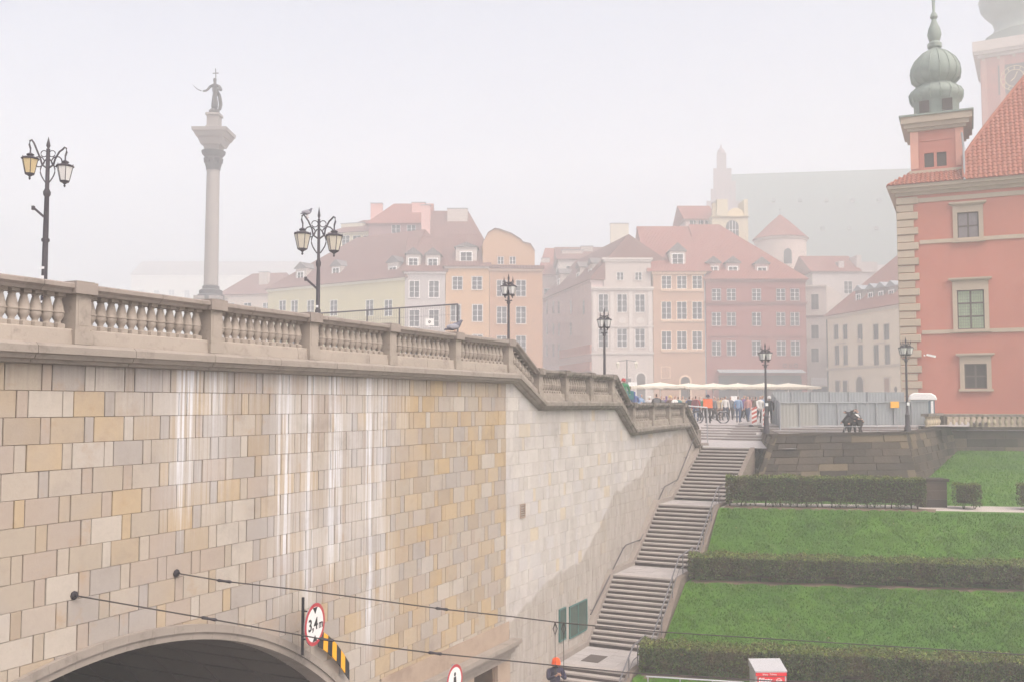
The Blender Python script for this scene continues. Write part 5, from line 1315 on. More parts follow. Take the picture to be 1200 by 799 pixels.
PACK = MB().box(-.16,.10,.0,.16,.30,.46).box(-.13,.30,.04,.13,.36,.28).mesh('backpack')
HATM = MB().lathe([(.108,0),(.112,.05),(.10,.11),(.06,.15),(.02,.165)], 12).mesh('hat', True)
def person(label, x, y, kind, rz, jacket, trousers, hair=(.04,.028,.02), scale=1.0, pack=None, hat=None, z=None, group='visitors on the square', mesh=None):
    z = ground_z(x, y) if z is None else z
    o = link('person', mesh or BODY[kind], None, (x, y, z), rz); o.scale = (scale*1.06,)*2+(scale,)
    tag(o, label, 'person', group)
    for i, m_ in ((1, cloth(hair)), (2, cloth(jacket)), (3, cloth(trousers))): o.material_slots[i].link = 'OBJECT'; o.material_slots[i].material = m_
    if pack: p = link('backpack', PACK.copy(), o, (0,.02,.98)); p.data.materials.append(cloth(pack)); p.scale = (1,1,1)
    if hat: p = link('hat', HATM.copy(), o, (0,.015,1.575 if kind != 2 else 1.56)); p.data.materials.append(cloth(hat))
    return o
# statue: robed figure with cross and sabre
J = {'a':((0,0,.0),(.34,.3)),'b':((.02,0,.55),(.30,.26)),'c':((.0,0,1.05),(.22,.18)),'d':((0,0,1.5),(.30,.2)),'e':((0,0,1.85),(.22,.16)),'n':((0,0,2.0),.09),'h':((0,-.03,2.2),.15),'t':((0,-.03,2.42),.13),
     'l1':((-.32,0,1.8),.11),'l2':((-.55,-.1,1.45),.09),'l3':((-.85,-.15,1.38),.07),'r1':((.32,0,1.8),.12),'r2':((.52,-.1,1.45),.12),'r3':((.28,-.25,1.55),.08),'k1':((.28,.2,1.2),(.18,.12)),'k2':((.38,.25,.5),(.22,.14)),'k3':((.3,.2,.05),(.2,.12))}
E_ = [('a','b'),('b','c'),('c','d'),('d','e'),('e','n'),('n','h'),('h','t'),('e','l1'),('l1','l2'),('l2','l3'),('e','r1'),('r1','r2'),('r2','r3'),('d','k1'),('k1','k2'),('k2','k3')]
sme = skin(J, E_, 'statue', [M['bronze']]); so_ = link('statue', sme, mc, (0,0,zc_(130))); so_.scale = (1.6,)*3
MB().tube([(-.92,-.15,1.4),(-1.25,-.15,1.55),(-1.55,-.15,1.85)], [.035,.03,.01], 5).build('sabre', M['bronze'], so_)
MB().tube([(.25,-.3,0),(.12,-.3,3.0)], .035, 6).tube([(-.08,-.3,2.65),(.34,-.3,2.67)], .035, 6).build('cross', M['bronze'], so_)

# ================================================================ LAMP POSTS
M['cream_glass'] = mat('amber_tinted_lantern_glass', (.62,.50,.28), .4, .08, 4); M['white_glass'] = mat('milky_lantern_glass', (.66,.66,.64), .4, .06, 4)
M['pale_glass'] = mat('pale_cream_lantern_glass', (.60,.56,.46), .4, .06, 4)
M['iron'] = mat('weathered_black_iron', (.055,.048,.058), .55, .25, 8, metal=.2); M['sticker'] = plain('white_sticker', (.7,.7,.72), .7)
def lantern(parent, c, s_, glassm, nm='lantern'):
    """six-sided hanging lantern, top at c"""
    n = 6; o = MB().lathe([(.02,-.02),(.05,-.05),(.13,-.09),(.14,-.12),(.10,-.14),(.12,-.17),(.30,-.23),(.33,-.27),(.30,-.30)], 12)
    o.lathe([(.17,-.86),(.185,-.84),(.185,-.82),(.17,-.81)], n).lathe([(.02,-1.06),(.045,-1.0),(.02,-.96),(.09,-.90),(.16,-.87)], 8)
    for i in range(n):
        a = 2*math.pi*i/n; o.tube([(.30*math.cos(a),.30*math.sin(a),-.29),(.175*math.cos(a),.175*math.sin(a),-.84)], .014, 4)
        a = 2*math.pi*(i+.5)/n; o.lathe([(.008,-.27),(.018,-.24),(.006,-.19)], 5, (.30*math.cos(2*math.pi*i/n),.30*math.sin(2*math.pi*i/n),0))
    f = o.build(nm, M['iron'], parent, False, c); f.scale = (s_,)*3
    for i in range(n):
        a0, a1 = 2*math.pi*i/n+.05, 2*math.pi*(i+1)/n-.05
        vs = []
        for r, z in ((.165,-.82),(.29,-.30)):
            for a in (a0, a1): vs.append((r*math.cos(a), r*math.sin(a), z))
        vs += [tuple(q*.93 for q in v[:2])+(v[2],) for v in vs]
        MB().add(vs, [(0,1,3,2),(4,6,7,5),(0,4,5,1),(2,3,7,6),(0,2,6,4),(1,5,7,3)]).build('pane', glassm, f)
    return f
def twin_lamp(label, px, Y, ptop, zg, gl, swing, lean):
    p = at_y(px, ptop, Y); k = Y/FPX; H = p.z-zg; t = thing('street_lamp', label, 'street lamp', (p.x, Y, zg), 0, 'old iron street lamps')
    s_ = Y/24.0
    MB().lathe([(.15,0),(.15,.3),(.11,.4),(.10,.9),(.08,1.0),(.075,1.1)], 12).build('base', M['iron'], t, True)
    MB().lathe([(.075,1.1),(.065,H*.6),(.055,H-1.5*s_),(.085,H-1.45*s_),(.09,H-1.38*s_),(.05,H-1.3*s_),(.045,H-.3*s_),(.02,H-.29*s_),(.05,H-.22*s_),(.03,H-.12*s_),(.004,H)], 12).lathe([(.09,H-2.62*s_),(.1,H-2.58*s_),(.09,H-2.54*s_)], 10).build('pole', M['iron'], t, True)
    sr = MB()
    for sg_ in (-1, 1):
        sr.tube([(sg_*(.03+.11*math.sin(a*.45))*s_*1.3, 0, H+(-1.15+.19*a*.45)*s_) for a in range(8)], .016*s_, 5)
        sr.tube([(sg_*(.22+.13*math.cos(a*.55))*s_, 0, H+(-.62+.13*math.sin(a*.55))*s_) for a in range(12)], .016*s_, 5)
        sr.tube([(sg_*(.10+.08*math.cos(a*.6))*s_, 0, H+(-.42+.08*math.sin(a*.6))*s_) for a in range(11)], .012*s_, 5)
    sr.build('scrollwork', M['iron'], t)
    MB().tube([(0,0,H-2.05*s_),(-.3*s_,-.05,H-1.78*s_)], .03*s_, 5).box(-.33*s_,-.09,H-1.84*s_,-.27*s_,-.02,H-1.74*s_).build('bracket', M['iron'], t)
    for sg_, (dx, dz), gm_ in ((-1, swing[0], gl[0]), (1, swing[1], gl[1])):
        ax, az = dx*s_, dz*s_
        path = [(0,0,H-.80*s_),(sg_*.14*s_,0,H-.70*s_),(ax*.42,0,H-.55*s_+.0),(ax*.66,0,H-.30*s_+az*.3),(ax*.82,0,H+az*.9-.12*s_),(ax*.95,0,H+az-.04*s_),(ax*1.04,0,H+az-.06*s_),(ax*1.07,0,H+az-.16*s_),(ax,0,H+az-.26*s_)]
        MB().tube(path, .022*s_, 6).tube([(ax,0,H+az-.24*s_),(ax,0,H+az-.36*s_)], .018*s_, 5).build('arm', M['iron'], t, True)
        lantern(t, (ax,0,H+az-.34*s_), s_*.66, gm_)
    for i in range(6):
        z = 1.0+.28*i+rng.uniform(-.05,.05); MB().box(-.05+rng.uniform(-.02,.02),-.088,z,.03,-.083,z+rng.uniform(.05,.11)).build('sticker', M['sticker'], t)
    return t
twin_lamp('twin-arm iron street lamp with one amber and one white lantern', 57, 24, 161, .86, (M['cream_glass'], M['white_glass']), ((-.44,-.03),(.43,-.22)), 0)
twin_lamp('twin-arm iron street lamp with a pigeon perched on its arm', 374, 33, 243, .86, (M['pale_glass'], M['pale_glass']), ((-.40,-.15),(.38,-.2)), 0)
def post_lamp(label, px, Y, ptop, pbase=None, zg=None):
    p = at_y(px, ptop, Y); zg = at_y(px, pbase, Y).z if zg is None else zg; H = p.z-zg
    t = thing('street_lamp', label, 'street lamp', (p.x, Y, zg), .3, 'old iron street lamps')
    MB().lathe([(.16,0),(.16,.25),(.12,.35),(.11,.8),(.13,.86),(.08,.95),(.065,1.1)], 12).build('base', M['iron'], t, True)
    MB().lathe([(.065,1.1),(.048,H-1.25),(.08,H-1.22),(.08,H-1.16),(.05,H-1.1),(.04,H-.45),(.07,H-.38),(.03,H-.3),(.045,H-.18),(.004,H)], 12).build('pole', M['iron'], t, True)
    for i in range(4):
        a = i*math.pi/2+.4; cx2, cy2 = .21*math.cos(a), .21*math.sin(a)
        MB().tube([(0,0,H-.48),(cx2*.6,cy2*.6,H-.36),(cx2,cy2,H-.36),(cx2,cy2,H-.42)], .018, 5).tube([(0,0,H-1.12),(cx2*.9,cy2*.9,H-1.1)], .018, 5).lathe([(.03,H-.36),(.012,H-.25),(.002,H-.12)], 6, (cx2*1.2,cy2*1.2,0)).build('arm', M['iron'], t)
        lantern(t, (cx2, cy2, H-.38), .58, M['white_glass'])
    MB().box(-.09,-.12,1.35,.05,-.07,1.5).build('sticker', M['sticker'], t)
post_lamp('four-lantern lamp post behind the balustrade bend, before the orange house', 596, 40, 321, zg=.3)
post_lamp('four-lantern lamp post rising in front of the pale grey house', 708, 43.5, 361, zg=-.55)
post_lamp('four-lantern lamp post at the stair end of the dark bastion', 896.5, 48.2, 401, zg=-1.45)
post_lamp('four-lantern lamp post on the bastion before the cream castle quoins', 1061, 48.9, 395, zg=-1.42)

q = at_y(735, YH, 118); fl = thing('square_lamp', 'faint small twin lantern lamp standing at the foot of the pale palace front', 'street lamp', (q.x, 118, -1.2)); zt = at_y(735, 421, 118).z+1.2
MB().tube([(0,0,0),(0,0,zt)], .07, 6).build('pole', M['iron'], fl); MB().tube([(-1.1,0,zt-.2),(0,0,zt-.1),(1.1,0,zt-.2)], .04, 5).build('arm', M['iron'], fl)
for sx in (-1.1, 1.1): MB().lathe([(.12,-.9),(.24,-.3),(.28,-.28),(.05,0)], 6, (sx,0,zt-.2)).build('lantern', M['pale_glass'], fl)
MB().box(.15,-.05,zt-3.2,1.2,.05,zt-2.7).build('direction_sign', M['wframe'], fl)
# ================================================================ BIRDS
def pigeon(label, p, rz, s_=1.0):
    J = {'b':((0,0,.15),(.07,.075)),'c':((0,-.08,.19),.066),'n':((0,-.125,.245),.034),'h':((0,-.15,.285),.03),'k':((0,-.185,.28),.009),'r':((0,.09,.12),.04),'t':((0,.22,.09),(.035,.012))}
    me = skin(J, [('b','c'),('c','n'),('n','h'),('h','k'),('b','r'),('r','t')], 'pigeon', [M['pig']])
    o = link('pigeon', me, None, p, rz); tag(o, label, 'bird'); o.scale = (s_,)*3
    for sg_ in (-1, 1):
        MB().ball((sg_*.05,.03,.155), .075, 6, 0, .3, 1.7, .7).build('wing', M['pigw'], o); MB().tube([(sg_*.03,0,.1),(sg_*.03,-.01,0),(sg_*.03,-.05,0)], .007, 4).build('leg', M['skin'], o)
M['pig'] = plain('slate_grey_feathers', (.12,.12,.15), .7); M['pigw'] = plain('pale_grey_feathers', (.30,.30,.34), .8)
k = wall_hit(532, 384, -.1); u_, z_ = k; pigeon('grey pigeon standing on the coping beside the mesh fence post', tuple(wpt(13.75, -.06, 1.9)), 1.9, 1.35)
p = at_y(361.0, 243, 33); pigeon('dark pigeon perched on the arm of the second street lamp', (p.x-.03, 33, at_y(361, 255.5, 33).z), 2.4, 1.2)

# ================================================================ MESH SITE FENCE BEHIND THE BALUSTRADE
fa = at_y(380, 366, 27.2); fb = at_y(536.5, 356.5, 27.2); fb2 = wpt(14.0, -1.0, 0)
fb = at_y(536.5, 356.5, 27.4); fa = at_y(350, 369, 27.4+.8)
fe = thing('mesh_fence', 'see-through steel mesh site fence behind the balustrade with white notice', 'fence', (fa.x, fa.y, .85)); d = fb-fa; zt = fa.z-.85
MB().tube([(0,0,zt),(d.x,d.y,fb.z-.85)], .022, 6).build('top_rail', M['rail'], fe)
k = d.x/(d.x+1e-9)
for t in (.02, .438, .64, 1.0): MB().tube([(d.x*t,d.y*t,0),(d.x*t,d.y*t,zt+(fb.z-fa.z)*t)], .024 if t > .9 else .018, 6).build('post', M['rail'], fe)
b = MB()
for i in range(1, 90): t = i/90; b.tube([(d.x*t,d.y*t,.1),(d.x*t,d.y*t,zt+(fb.z-fa.z)*t)], .0028, 3)
for q in (.35,.6,.85): b.tube([(0,0,zt*q),(d.x,d.y,(fb.z-.85)*q)], .0028, 3)
tag(b.build('mesh_wires', M['rail'], fe), kind='stuff')
sgn = at_y(503, 377, 27.4); t = (sgn.x-fa.x)/d.x
ns = MB().box(d.x*t-.12,d.y*t-.03,sgn.z-.85-.10,d.x*t+.12,d.y*t-.02,sgn.z-.85+.10).build('notice', M['wframe'], fe)
MB().tube([(d.x*t+.03*math.cos(a),d.y*t-.034,sgn.z-.85+.0+.03*math.sin(a)) for a in (0,1,2,3,4,5,6.28)], .008, 4).build('notice_symbol', M['dkmetal'], ns)

# ================================================================ METAL HOARDING, TOILET
M['sheet'] = mat('blue_grey_corrugated_sheet', (.25,.27,.285), .5, .08, .8, .12, .5, dcol=(.30,.31,.31), metal=.1, obj=.06); M['sheetb'] = mat('dirty_beige_sheet', (.30,.30,.28), .6, .1, .8, .2, .5, dcol=(.36,.34,.30), obj=.04)
hd = thing('metal_hoarding', 'blue-grey corrugated metal site hoarding standing on the bastion terrace', 'hoarding', (0,0,0))
def panel_run(a, b, zb0, zt0, zt1, n, matf, pitch=.2, amp=.006):
    d = (b-a); L = d.length; dn = d.normalized(); nn = Vector((dn.y,-dn.x,0))
    for i in range(n):
        s0, s1 = L*i/n+.006, L*(i+1)/n-.006; m_ = int((s1-s0)/(pitch/4)); vs = []; fs = []
        for j in range(m_+1):
            s_ = s0+(s1-s0)*j/m_; o = amp*(1, 1, -1, -1)[j % 4]; p = a+dn*s_+nn*o; t = s_/L
            vs += [(p.x,p.y,zb0),(p.x,p.y,zt0+(zt1-zt0)*t)]
        for j in range(m_): k = 2*j; fs.append((k,k+2,k+3,k+1))
        o = MB().add(vs, fs).build('panel', matf(i), hd)
        p = a+dn*s0+nn*.05; MB().box(p.x-.03,p.y-.03,zb0,p.x+.03,p.y+.03,zt0+(zt1-zt0)*i/n+.03).build('post', M['steel'], hd)
YF = 56.0
A_ = at_y(913.5, YH, YF); B_ = at_y(1026, YH, YF+.4); C_ = at_y(1088, YH, YF+1.2); Dk = at_y(905, YH, YF+6)
for q in (A_, B_, C_, Dk): q.z = 0
zt = at_y(914, 471.5, YF).z
panel_run(A_, B_, -1.6, zt, zt+.02, 5, lambda i: M['sheetb'] if i in (0, 1) else M['sheet'])
panel_run(B_, C_, -1.6, zt+.02, zt+.10, 3, lambda i: M['sheet'])
panel_run(Dk, A_, -1.6, at_y(905, 460.5, YF+6).z, zt, 3, lambda i: M['sheet'])
E0 = at_y(905, YH, YF+6); F0 = at_y(1060, YH, YF+7.5); E0.z = F0.z = 0; ze_ = at_y(960, 459, YF+6.5).z
panel_run(E0, F0, -1.4, ze_, ze_, 7, lambda i: M['sheet'])
MB().tube([tuple(A_+Vector((0,-.06,zt))), tuple(B_+Vector((0,-.06,zt+.02))), tuple(C_+Vector((0,-.06,zt+.1)))], .025, 5).build('top_rail', M['sheet'], hd)
q = at_y(1047.5, 473.5, YF+.55); MB().box(q.x-.24,q.y-.14,q.z-.19,q.x+.24,q.y-.10,q.z+.17).build('warning_plate', mat('orange_yellow_plate',(.85,.42,.05),.5,.03), hd)
wr = thing('low_railing', 'thin steel guard rail along the bastion edge before the hoarding', 'railing', (0,0,0))
A2, B2 = at_y(925, 500, 49.3), at_y(1052, 499, 49.6)
MB().tube([A2, B2], .016, 5).build('rail', M['steel'], wr)
for px in (925, 957, 990, 1020, 1028, 1052): q = at_y(px, 500, 49.4); MB().tube([(q.x,q.y,-1.42),(q.x,q.y,q.z+(1.15 if px in (1028,) else 0))], .016, 5).build('post', M['steel'], wr)
c = at_y(1081, YH, 62); tl = thing('portable_toilet', 'portable toilet cabin with rounded white roof beside the hoarding', 'portable toilet', (c.x, 62, -1.4), -.35)
zr0 = at_y(1081, 468.5, 62).z+1.4; zr1 = at_y(1081, 459, 62).z+1.4
MB().box(-.68,-.6,0,.68,.6,zr0).build('cabin', mat('slate_blue_plastic',(.10,.155,.19),.5), tl)
MB().box(-.5,-.66,.12,.3,-.601,zr0-.12).build('door', mat('grey_blue_plastic',(.30,.36,.40),.5), tl)
MB().box(.45,-.64,.5,.6,-.601,1.6).build('door_panel', M['wframe'], tl)
MB().prism([(-.80,zr0+.001),(.80,zr0+.001),(.80,zr0+.12),(.72,zr0+.3),(.5,zr0+.43),(-.5,zr0+.46),(-.72,zr0+.32),(-.80,zr0+.12)], -.72, .72, 'y', 0, .05).build('roof', M['wframe'], tl)
# bent-over men by the rail
B1 = body(.30,.05,(.30,1.2),(.35,1.3),coat=1,head_down=.75); B2_ = body(.35,.03,(.25,1.1),(.25,1.2),coat=1,hooded=True,head_down=.6); B3 = body(.85,.10,(.2,.6),(.25,.7),coat=1,hooded=True,head_down=.2)
for (px, Y, me_, rz, jk, tr, hr_, lab, sc) in ((992, 49.7, B1, .9, (.012,.012,.018), (.012,.012,.016), (.015,.012,.012), 'man in a black jacket with white scarf leaning in, by the hoarding', .93),
                                            (998.5, 50.0, B2_, .2, (.05,.048,.055), (.015,.015,.02), (.01,.01,.01), 'man in a dark grey coat in the middle of the huddled trio', .86),
                                            (1007, 49.7, B3, -1.3, (.035,.03,.03), (.05,.04,.04), (.02,.015,.015), 'person in a dark brown hooded jacket bent over, outermost of the huddled trio', .95)):
    q = at_y(px, YH, Y); o = person(lab, q.x, Y, 1, rz, jk, tr, hr_, sc*.92, None, None, -1.62, 'people huddled at the hoarding', me_); o.scale = (o.scale.x*1.45, o.scale.y*1.45, o.scale.z)
    if px == 992: s_ = MB().tube([(.10,-.42,1.24),(0,-.34,1.30),(-.1,-.42,1.24),(-.08,-.52,1.12)], .03, 6).build('scarf', M['wframe'], o)
# ================================================================ CAFE PARASOLS
M['canvas'] = mat('cream_canvas', (.74,.68,.56), .9, .05)
def parasol_proto():
    t = thing('cafe_parasol', 'x', 'parasol', (0,0,0), 0, 'cream cafe parasols in a row')
    w = 2.2
    MB().add([(-w,-w,2.62),(w,-w,2.62),(w,w,2.62),(-w,w,2.62),(0,0,2.98),(-w,-w,2.6),(w,-w,2.6),(w,w,2.6),(-w,w,2.6),(0,0,2.94)], [(0,1,4),(1,2,4),(2,3,4),(3,0,4),(5,9,6),(6,9,7),(7,9,8),(8,9,5)]).build('canopy', M['canvas'], t)
    b = MB()
    for i in range(8):
        a = -w+2*w*i/8; c = a+2*w/8-.02
        for q in (-w, w): b.box(a,q-.01,2.42+(.04 if i % 2 else 0),c,q+.01,2.615); b.box(q-.01,a,2.42+(.04 if i % 2 else 0),q+.01,c,2.615)
    b.build('valance', M['canvas'], t)
    MB().tube([(0,0,0),(0,0,3.03)], .04, 8).build('pole', M['wframe'], t); MB().box(-.4,-.4,0,.4,.4,.1).build('base', M['dkmetal'], t)
    b = MB()
    for q in ((-w,-w),(w,-w),(w,w),(-w,w)): b.tube([(0,0,2.9),(q[0]*.98,q[1]*.98,2.6)], .018, 4)
    b.build('ribs', M['steel'], t); return t
pp_ = parasol_proto(); spots = [(774, 82, 'leftmost cream cafe parasol, its peak beside the arched doorway'), (807, 86, 'second cream cafe parasol counted along the row from the pale house'), (836, 86, 'third cream cafe parasol, across the joint of orange and red houses'), (865, 86, 'fourth cream cafe parasol, left of the lamp post before the red house'), (895, 86, 'fifth cream cafe parasol, crossed by the bastion lamp post'), (924, 86, 'last cream cafe parasol, over the hoarding corner')]
for i, (px, Y, lab) in enumerate(spots):
    p = at_y(px, YH, Y); o = pp_ if i == 0 else copy_tree(pp_)
    o.location = (p.x, Y, ground_z(p.x, Y)+.0); o.rotation_euler.z = rng.uniform(-.03,.03)+(-.25 if i == 0 else 0); o['label'] = lab
# ================================================================ VISITORS
NAVY=(.02,.028,.06); BLK=(.015,.015,.018); GREY=(.14,.14,.15); BLUE=(.05,.09,.26); LBL=(.22,.32,.48); TEAL=(.03,.16,.17); RED=(.38,.04,.04); WINE=(.15,.025,.04); GRN=(.02,.20,.08); WHT=(.62,.60,.58)
BEI=(.42,.33,.24); PNK=(.52,.26,.24); ORG=(.62,.16,.05); YEL=(.58,.42,.12); BRN=(.13,.075,.045); PUR=(.14,.07,.20); KHK=(.20,.17,.10); DEN=(.06,.09,.16); BH=(.04,.028,.02); BLN=(.42,.28,.12); GRH=(.4,.38,.36); MID=(.16,.09,.05)
CN = {NAVY:'navy',BLK:'black',GREY:'grey',BLUE:'bright blue',LBL:'light blue',TEAL:'teal',RED:'red',WINE:'wine red',GRN:'green',WHT:'white',BEI:'beige',PNK:'pink',ORG:'orange',YEL:'yellow',BRN:'brown',PUR:'purple',KHK:'khaki',DEN:'denim blue'}
HN = {BH:'dark hair',BLN:'blond hair',GRH:'grey hair',MID:'brown hair'}
# (px, Y, body, turn, top, trousers, hair, backpack, hat, where)
PEOPLE = [
 (731,52,2,2.6,GRN,DEN,BH,None,RED,'by the second balustrade step',-.42), (738.5,54,1,2.9,BLUE,DEN,MID,TEAL,None,'behind the balustrade',-.78), (743.5,56,4,3.0,BLUE,NAVY,BH,None,None,'behind the balustrade',-1.0),
 (751,60,4,.4,LBL,NAVY,BH,None,None,'behind the lowest balustrade run',None), (756.5,58,1,.1,PNK,BRN,MID,None,None,'behind the lowest balustrade run',None), (761,62,1,2.4,WHT,DEN,BLN,None,WHT,'behind the lowest balustrade run',None),
 (765,57,2,1.2,NAVY,BLK,BH,None,None,'behind the lowest balustrade run',None), (769.5,54,1,3.0,BLK,BLK,BH,GREY,None,'behind the lowest balustrade run',-1.1), (775,61,1,.4,GREY,BLK,MID,None,None,'behind the lowest balustrade run',None),
 (781,64,4,2.9,PUR,DEN,BH,None,None,'near the end of the balustrade',None), (785.5,63,1,.2,BRN,NAVY,BLN,None,YEL,'near the end of the balustrade',None), (790.5,60,2,.6,WHT,BLK,BH,None,None,'near the end of the balustrade',None), (795,66,1,2.5,TEAL,BLK,BH,None,None,'near the end of the balustrade',None),
 (800,70,0,.2,BEI,DEN,MID,None,None,'at the foot of the cafe parasols',None), (808,66,1,3.0,BLUE,BEI,BH,BLK,None,'with a backpack near the cyclist',None), (811.5,72,1,.5,WHT,NAVY,GRH,None,None,'standing left of the cyclist',None), (815.5,65,1,2.9,RED,DEN,BH,WINE,None,'left of the cyclist',None),
 (820,69,1,1.4,GREY,BLK,BH,None,None,'just left of the cyclist',None), (833.5,75,1,.6,PNK,BLK,MID,None,None,'right of the cyclist',None), (837,68,0,1.0,GREY,BLK,BH,None,None,'right of the cyclist',None), (841.5,70,1,.2,BEI,BRN,BLN,None,None,'right of the cyclist',None), (845,73,1,2.8,YEL,BRN,MID,None,None,'between the bicycle and the white sheet',None),
 (850,70,0,.3,WHT,NAVY,BH,None,GREY,'walking before the red house',None), (856,72,1,.1,GREY,BLK,BH,None,None,'beneath the cafe parasols',None), (858.5,80,4,2.2,NAVY,BLK,BH,None,None,'beneath the cafe parasols',None), (865,63,0,2.9,LBL,DEN,BH,None,None,'walking away, centre of the plaza',None),
 (869.5,78,1,.3,BLUE,NAVY,BH,None,None,'beneath the cafe parasols',None), (872,66,0,.9,PUR,BLK,BH,None,None,'walking, centre of the plaza',None), (876.5,65,0,-.9,PNK,DEN,MID,None,None,'walking, centre of the plaza',None), (879.5,77,1,.2,WINE,BLK,BH,None,GREY,'beneath the cafe parasols',None),
 (886,75,1,2.4,BRN,BLK,BH,None,None,'behind the striped barrier',None), (890.5,60.5,2,.3,WHT,GREY,GRH,None,None,'beside the striped barrier',None), (893.5,62,1,.2,LBL,BLK,BLN,None,None,'beside the striped barrier',None), (901.5,60,0,2.9,BLK,BLK,BH,None,WHT,'right of the lamp post by the hoarding',None),
 (804,80,1,.3,NAVY,BLK,BH,None,None,'under the parasols, far back',None), (812,84,1,.2,BRN,BLK,MID,None,None,'under the parasols, far back',None), (824.5,80,1,.4,GRN,BLK,BH,None,None,'under the parasols, far back',None), (830,83,1,2.4,RED,NAVY,BH,None,None,'under the parasols, far back',None),
 (838.5,84,1,.1,TEAL,BLK,BH,None,None,'under the parasols, far back',None), (847.5,84,1,.2,KHK,BLK,BH,None,None,'under the parasols, far back',None), (853,86,1,.3,WHT,DEN,BH,None,None,'under the parasols, far back',None), (862,86,1,.3,RED,DEN,BLN,None,None,'under the parasols, far back',None),
 (874.5,86,1,.3,YEL,BLK,BH,None,None,'under the parasols, far back',None), (883,84,1,.3,GREY,NAVY,BH,None,None,'under the parasols, far back',None), (788,78,1,.3,PNK,BLK,BH,None,None,'under the parasols, far back',None), (778,76,1,.3,BLK,NAVY,GRH,None,None,'under the parasols, far back',None), (772.5,74,1,.3,YEL,NAVY,MID,None,None,'under the parasols, far back',None)]
seen_ = {}
for (px, Y, kd, rz, jk, tr, hc, pk, ht, where, z) in PEOPLE:
    q = at_y(px, YH, Y); lab = '%s in %s top, %s trousers, %s' % (HN[hc].replace('hair','haired')+' person' if not ht else '%s-hatted person' % CN[ht], CN[jk], CN[tr], where)
    if lab in seen_: lab += ' again'
    seen_[lab] = 1
    person(lab, q.x, Y, kd, rz+rng.uniform(-.2,.2), jk, tr, hc, .96+.08*rng.random(), pk, ht, z)
# cyclist with an orange delivery box and bicycle
q = at_y(829.5, YH, 60.2); zc_y = ground_z(q.x, 60.2)
o = person('cyclist in dark clothes with orange box backpack standing over the bicycle', q.x, 60.2, 2, 2.95, BLK, BLK, BH, 1.03, None, NAVY, zc_y)
MB().box(-.26,.14,.92,.26,.42,1.46).build('delivery_bag', cloth((.75,.16,.05)), o)
bk = thing('bicycle', 'dark city bicycle standing side-on across the plaza', 'bicycle', (q.x+.10, 60.0, ground_z(q.x, 60)), .05)
R_ = .36
for x in (-.80, .80):
    w = MB().tube([(x+R_*math.cos(a*math.pi/12),0,R_+R_*math.sin(a*math.pi/12)) for a in range(25)], .032, 6).build('wheel', M['dkmetal'], bk, True)
    s_ = MB().tube([(x+.32*math.cos(a*math.pi/12),0,R_+.32*math.sin(a*math.pi/12)) for a in range(25)], .012, 4).lathe([(.03,-.04),(.03,.04)], 8, (x,0,R_))
    for i in range(14): a = i*math.pi/7; s_.tube([(x,0,R_),(x+.32*math.cos(a),0,R_+.32*math.sin(a))], .0025, 3)
    s_.build('rim', M['steel'], w)
    MB().tube([(x+.40*math.cos(a*.3+.5),0,R_+.40*math.sin(a*.3+.5)) for a in range(8)], .018, 4).build('mudguard', M['dkmetal'], w)
MB().tube([(.80,0,R_),(.25,0,.34),(-.55,0,.42),(.1,0,.85)], .024, 6).tube([(.80,0,R_),(.12,0,.88),(.25,0,.34)], .02, 6).tube([(-.80,0,R_),(-.62,0,.95),(-.55,0,.42)], .02, 6).tube([(-.60,0,.85),(.12,0,.82)], .022, 6).build('frame', M['dkmetal'], bk)
MB().tube([(-.60,-.28,1.05),(-.66,-.1,1.08),(-.62,0,1.05),(-.66,.1,1.08),(-.60,.28,1.05)], .015, 5).tube([(-.62,0,.9),(-.62,0,1.06)], .015, 5).build('handlebar', M['dkmetal'], bk)
MB().ball((.14,0,.95), .13, 6, 0, 1.1, .6, .35).build('saddle', M['dkmetal'], bk); MB().lathe([(.09,-.02),(.09,.02)], 10, (.25,-.03,.34)).tube([(.25,-.05,.34),(.25,-.06,.18),(.25,-.16,.18)], .012, 4).build('crank', M['steel'], bk)
MB().box(.55,-.14,.72,1.0,.14,.76).build('rack', M['steel'], bk)
# striped road delineators
M['rw'] = mat('barrier_white', (.72,.68,.66), .6, .05); M['rr'] = plain('barrier_red', (.45,.09,.07), .5)
for px, Y, lab, rz in ((883.5,57.5,'red and white striped barrier board, face on with pale block foot',0.1), (894.2,56.8,'narrow red and white barrier board seen edge-on beside the lamp post',1.0)):
    q = at_y(px, YH, Y); t = thing('barrier_board', lab, 'traffic barrier', (q.x, Y, ground_z(q.x, Y)-.02), rz)
    b = MB().box(-.16,-.03,.12,.16,.03,1.12).build('board', M['rw'], t)
    s_ = MB()
    for i in range(4): z = .18+.25*i; s_.add([(-.155,-.034,z),(.155,-.034,z+.14),(.155,-.034,z+.27),(-.155,-.034,z+.13)], [(0,1,2,3)]); s_.add([(-.155,.034,z),(.155,.034,z+.14),(.155,.034,z+.27),(-.155,.034,z+.13)], [(3,2,1,0)])
    s_.build('red_stripe', M['rr'], b); MB().box(-.35,-.2,0,.35,.2,.12).build('foot', M['dkmetal'], t)
q = at_y(885, 497, 55.5); MB().box(-.17,-.15,0,.17,.15,.2).build('concrete_block', M['rw'], None, loc=(q.x+.15,55.2,-1.78)); o = bpy.data.objects['concrete_block']; tag(o, 'small whitish ballast block on the ground below the striped barrier', 'block')
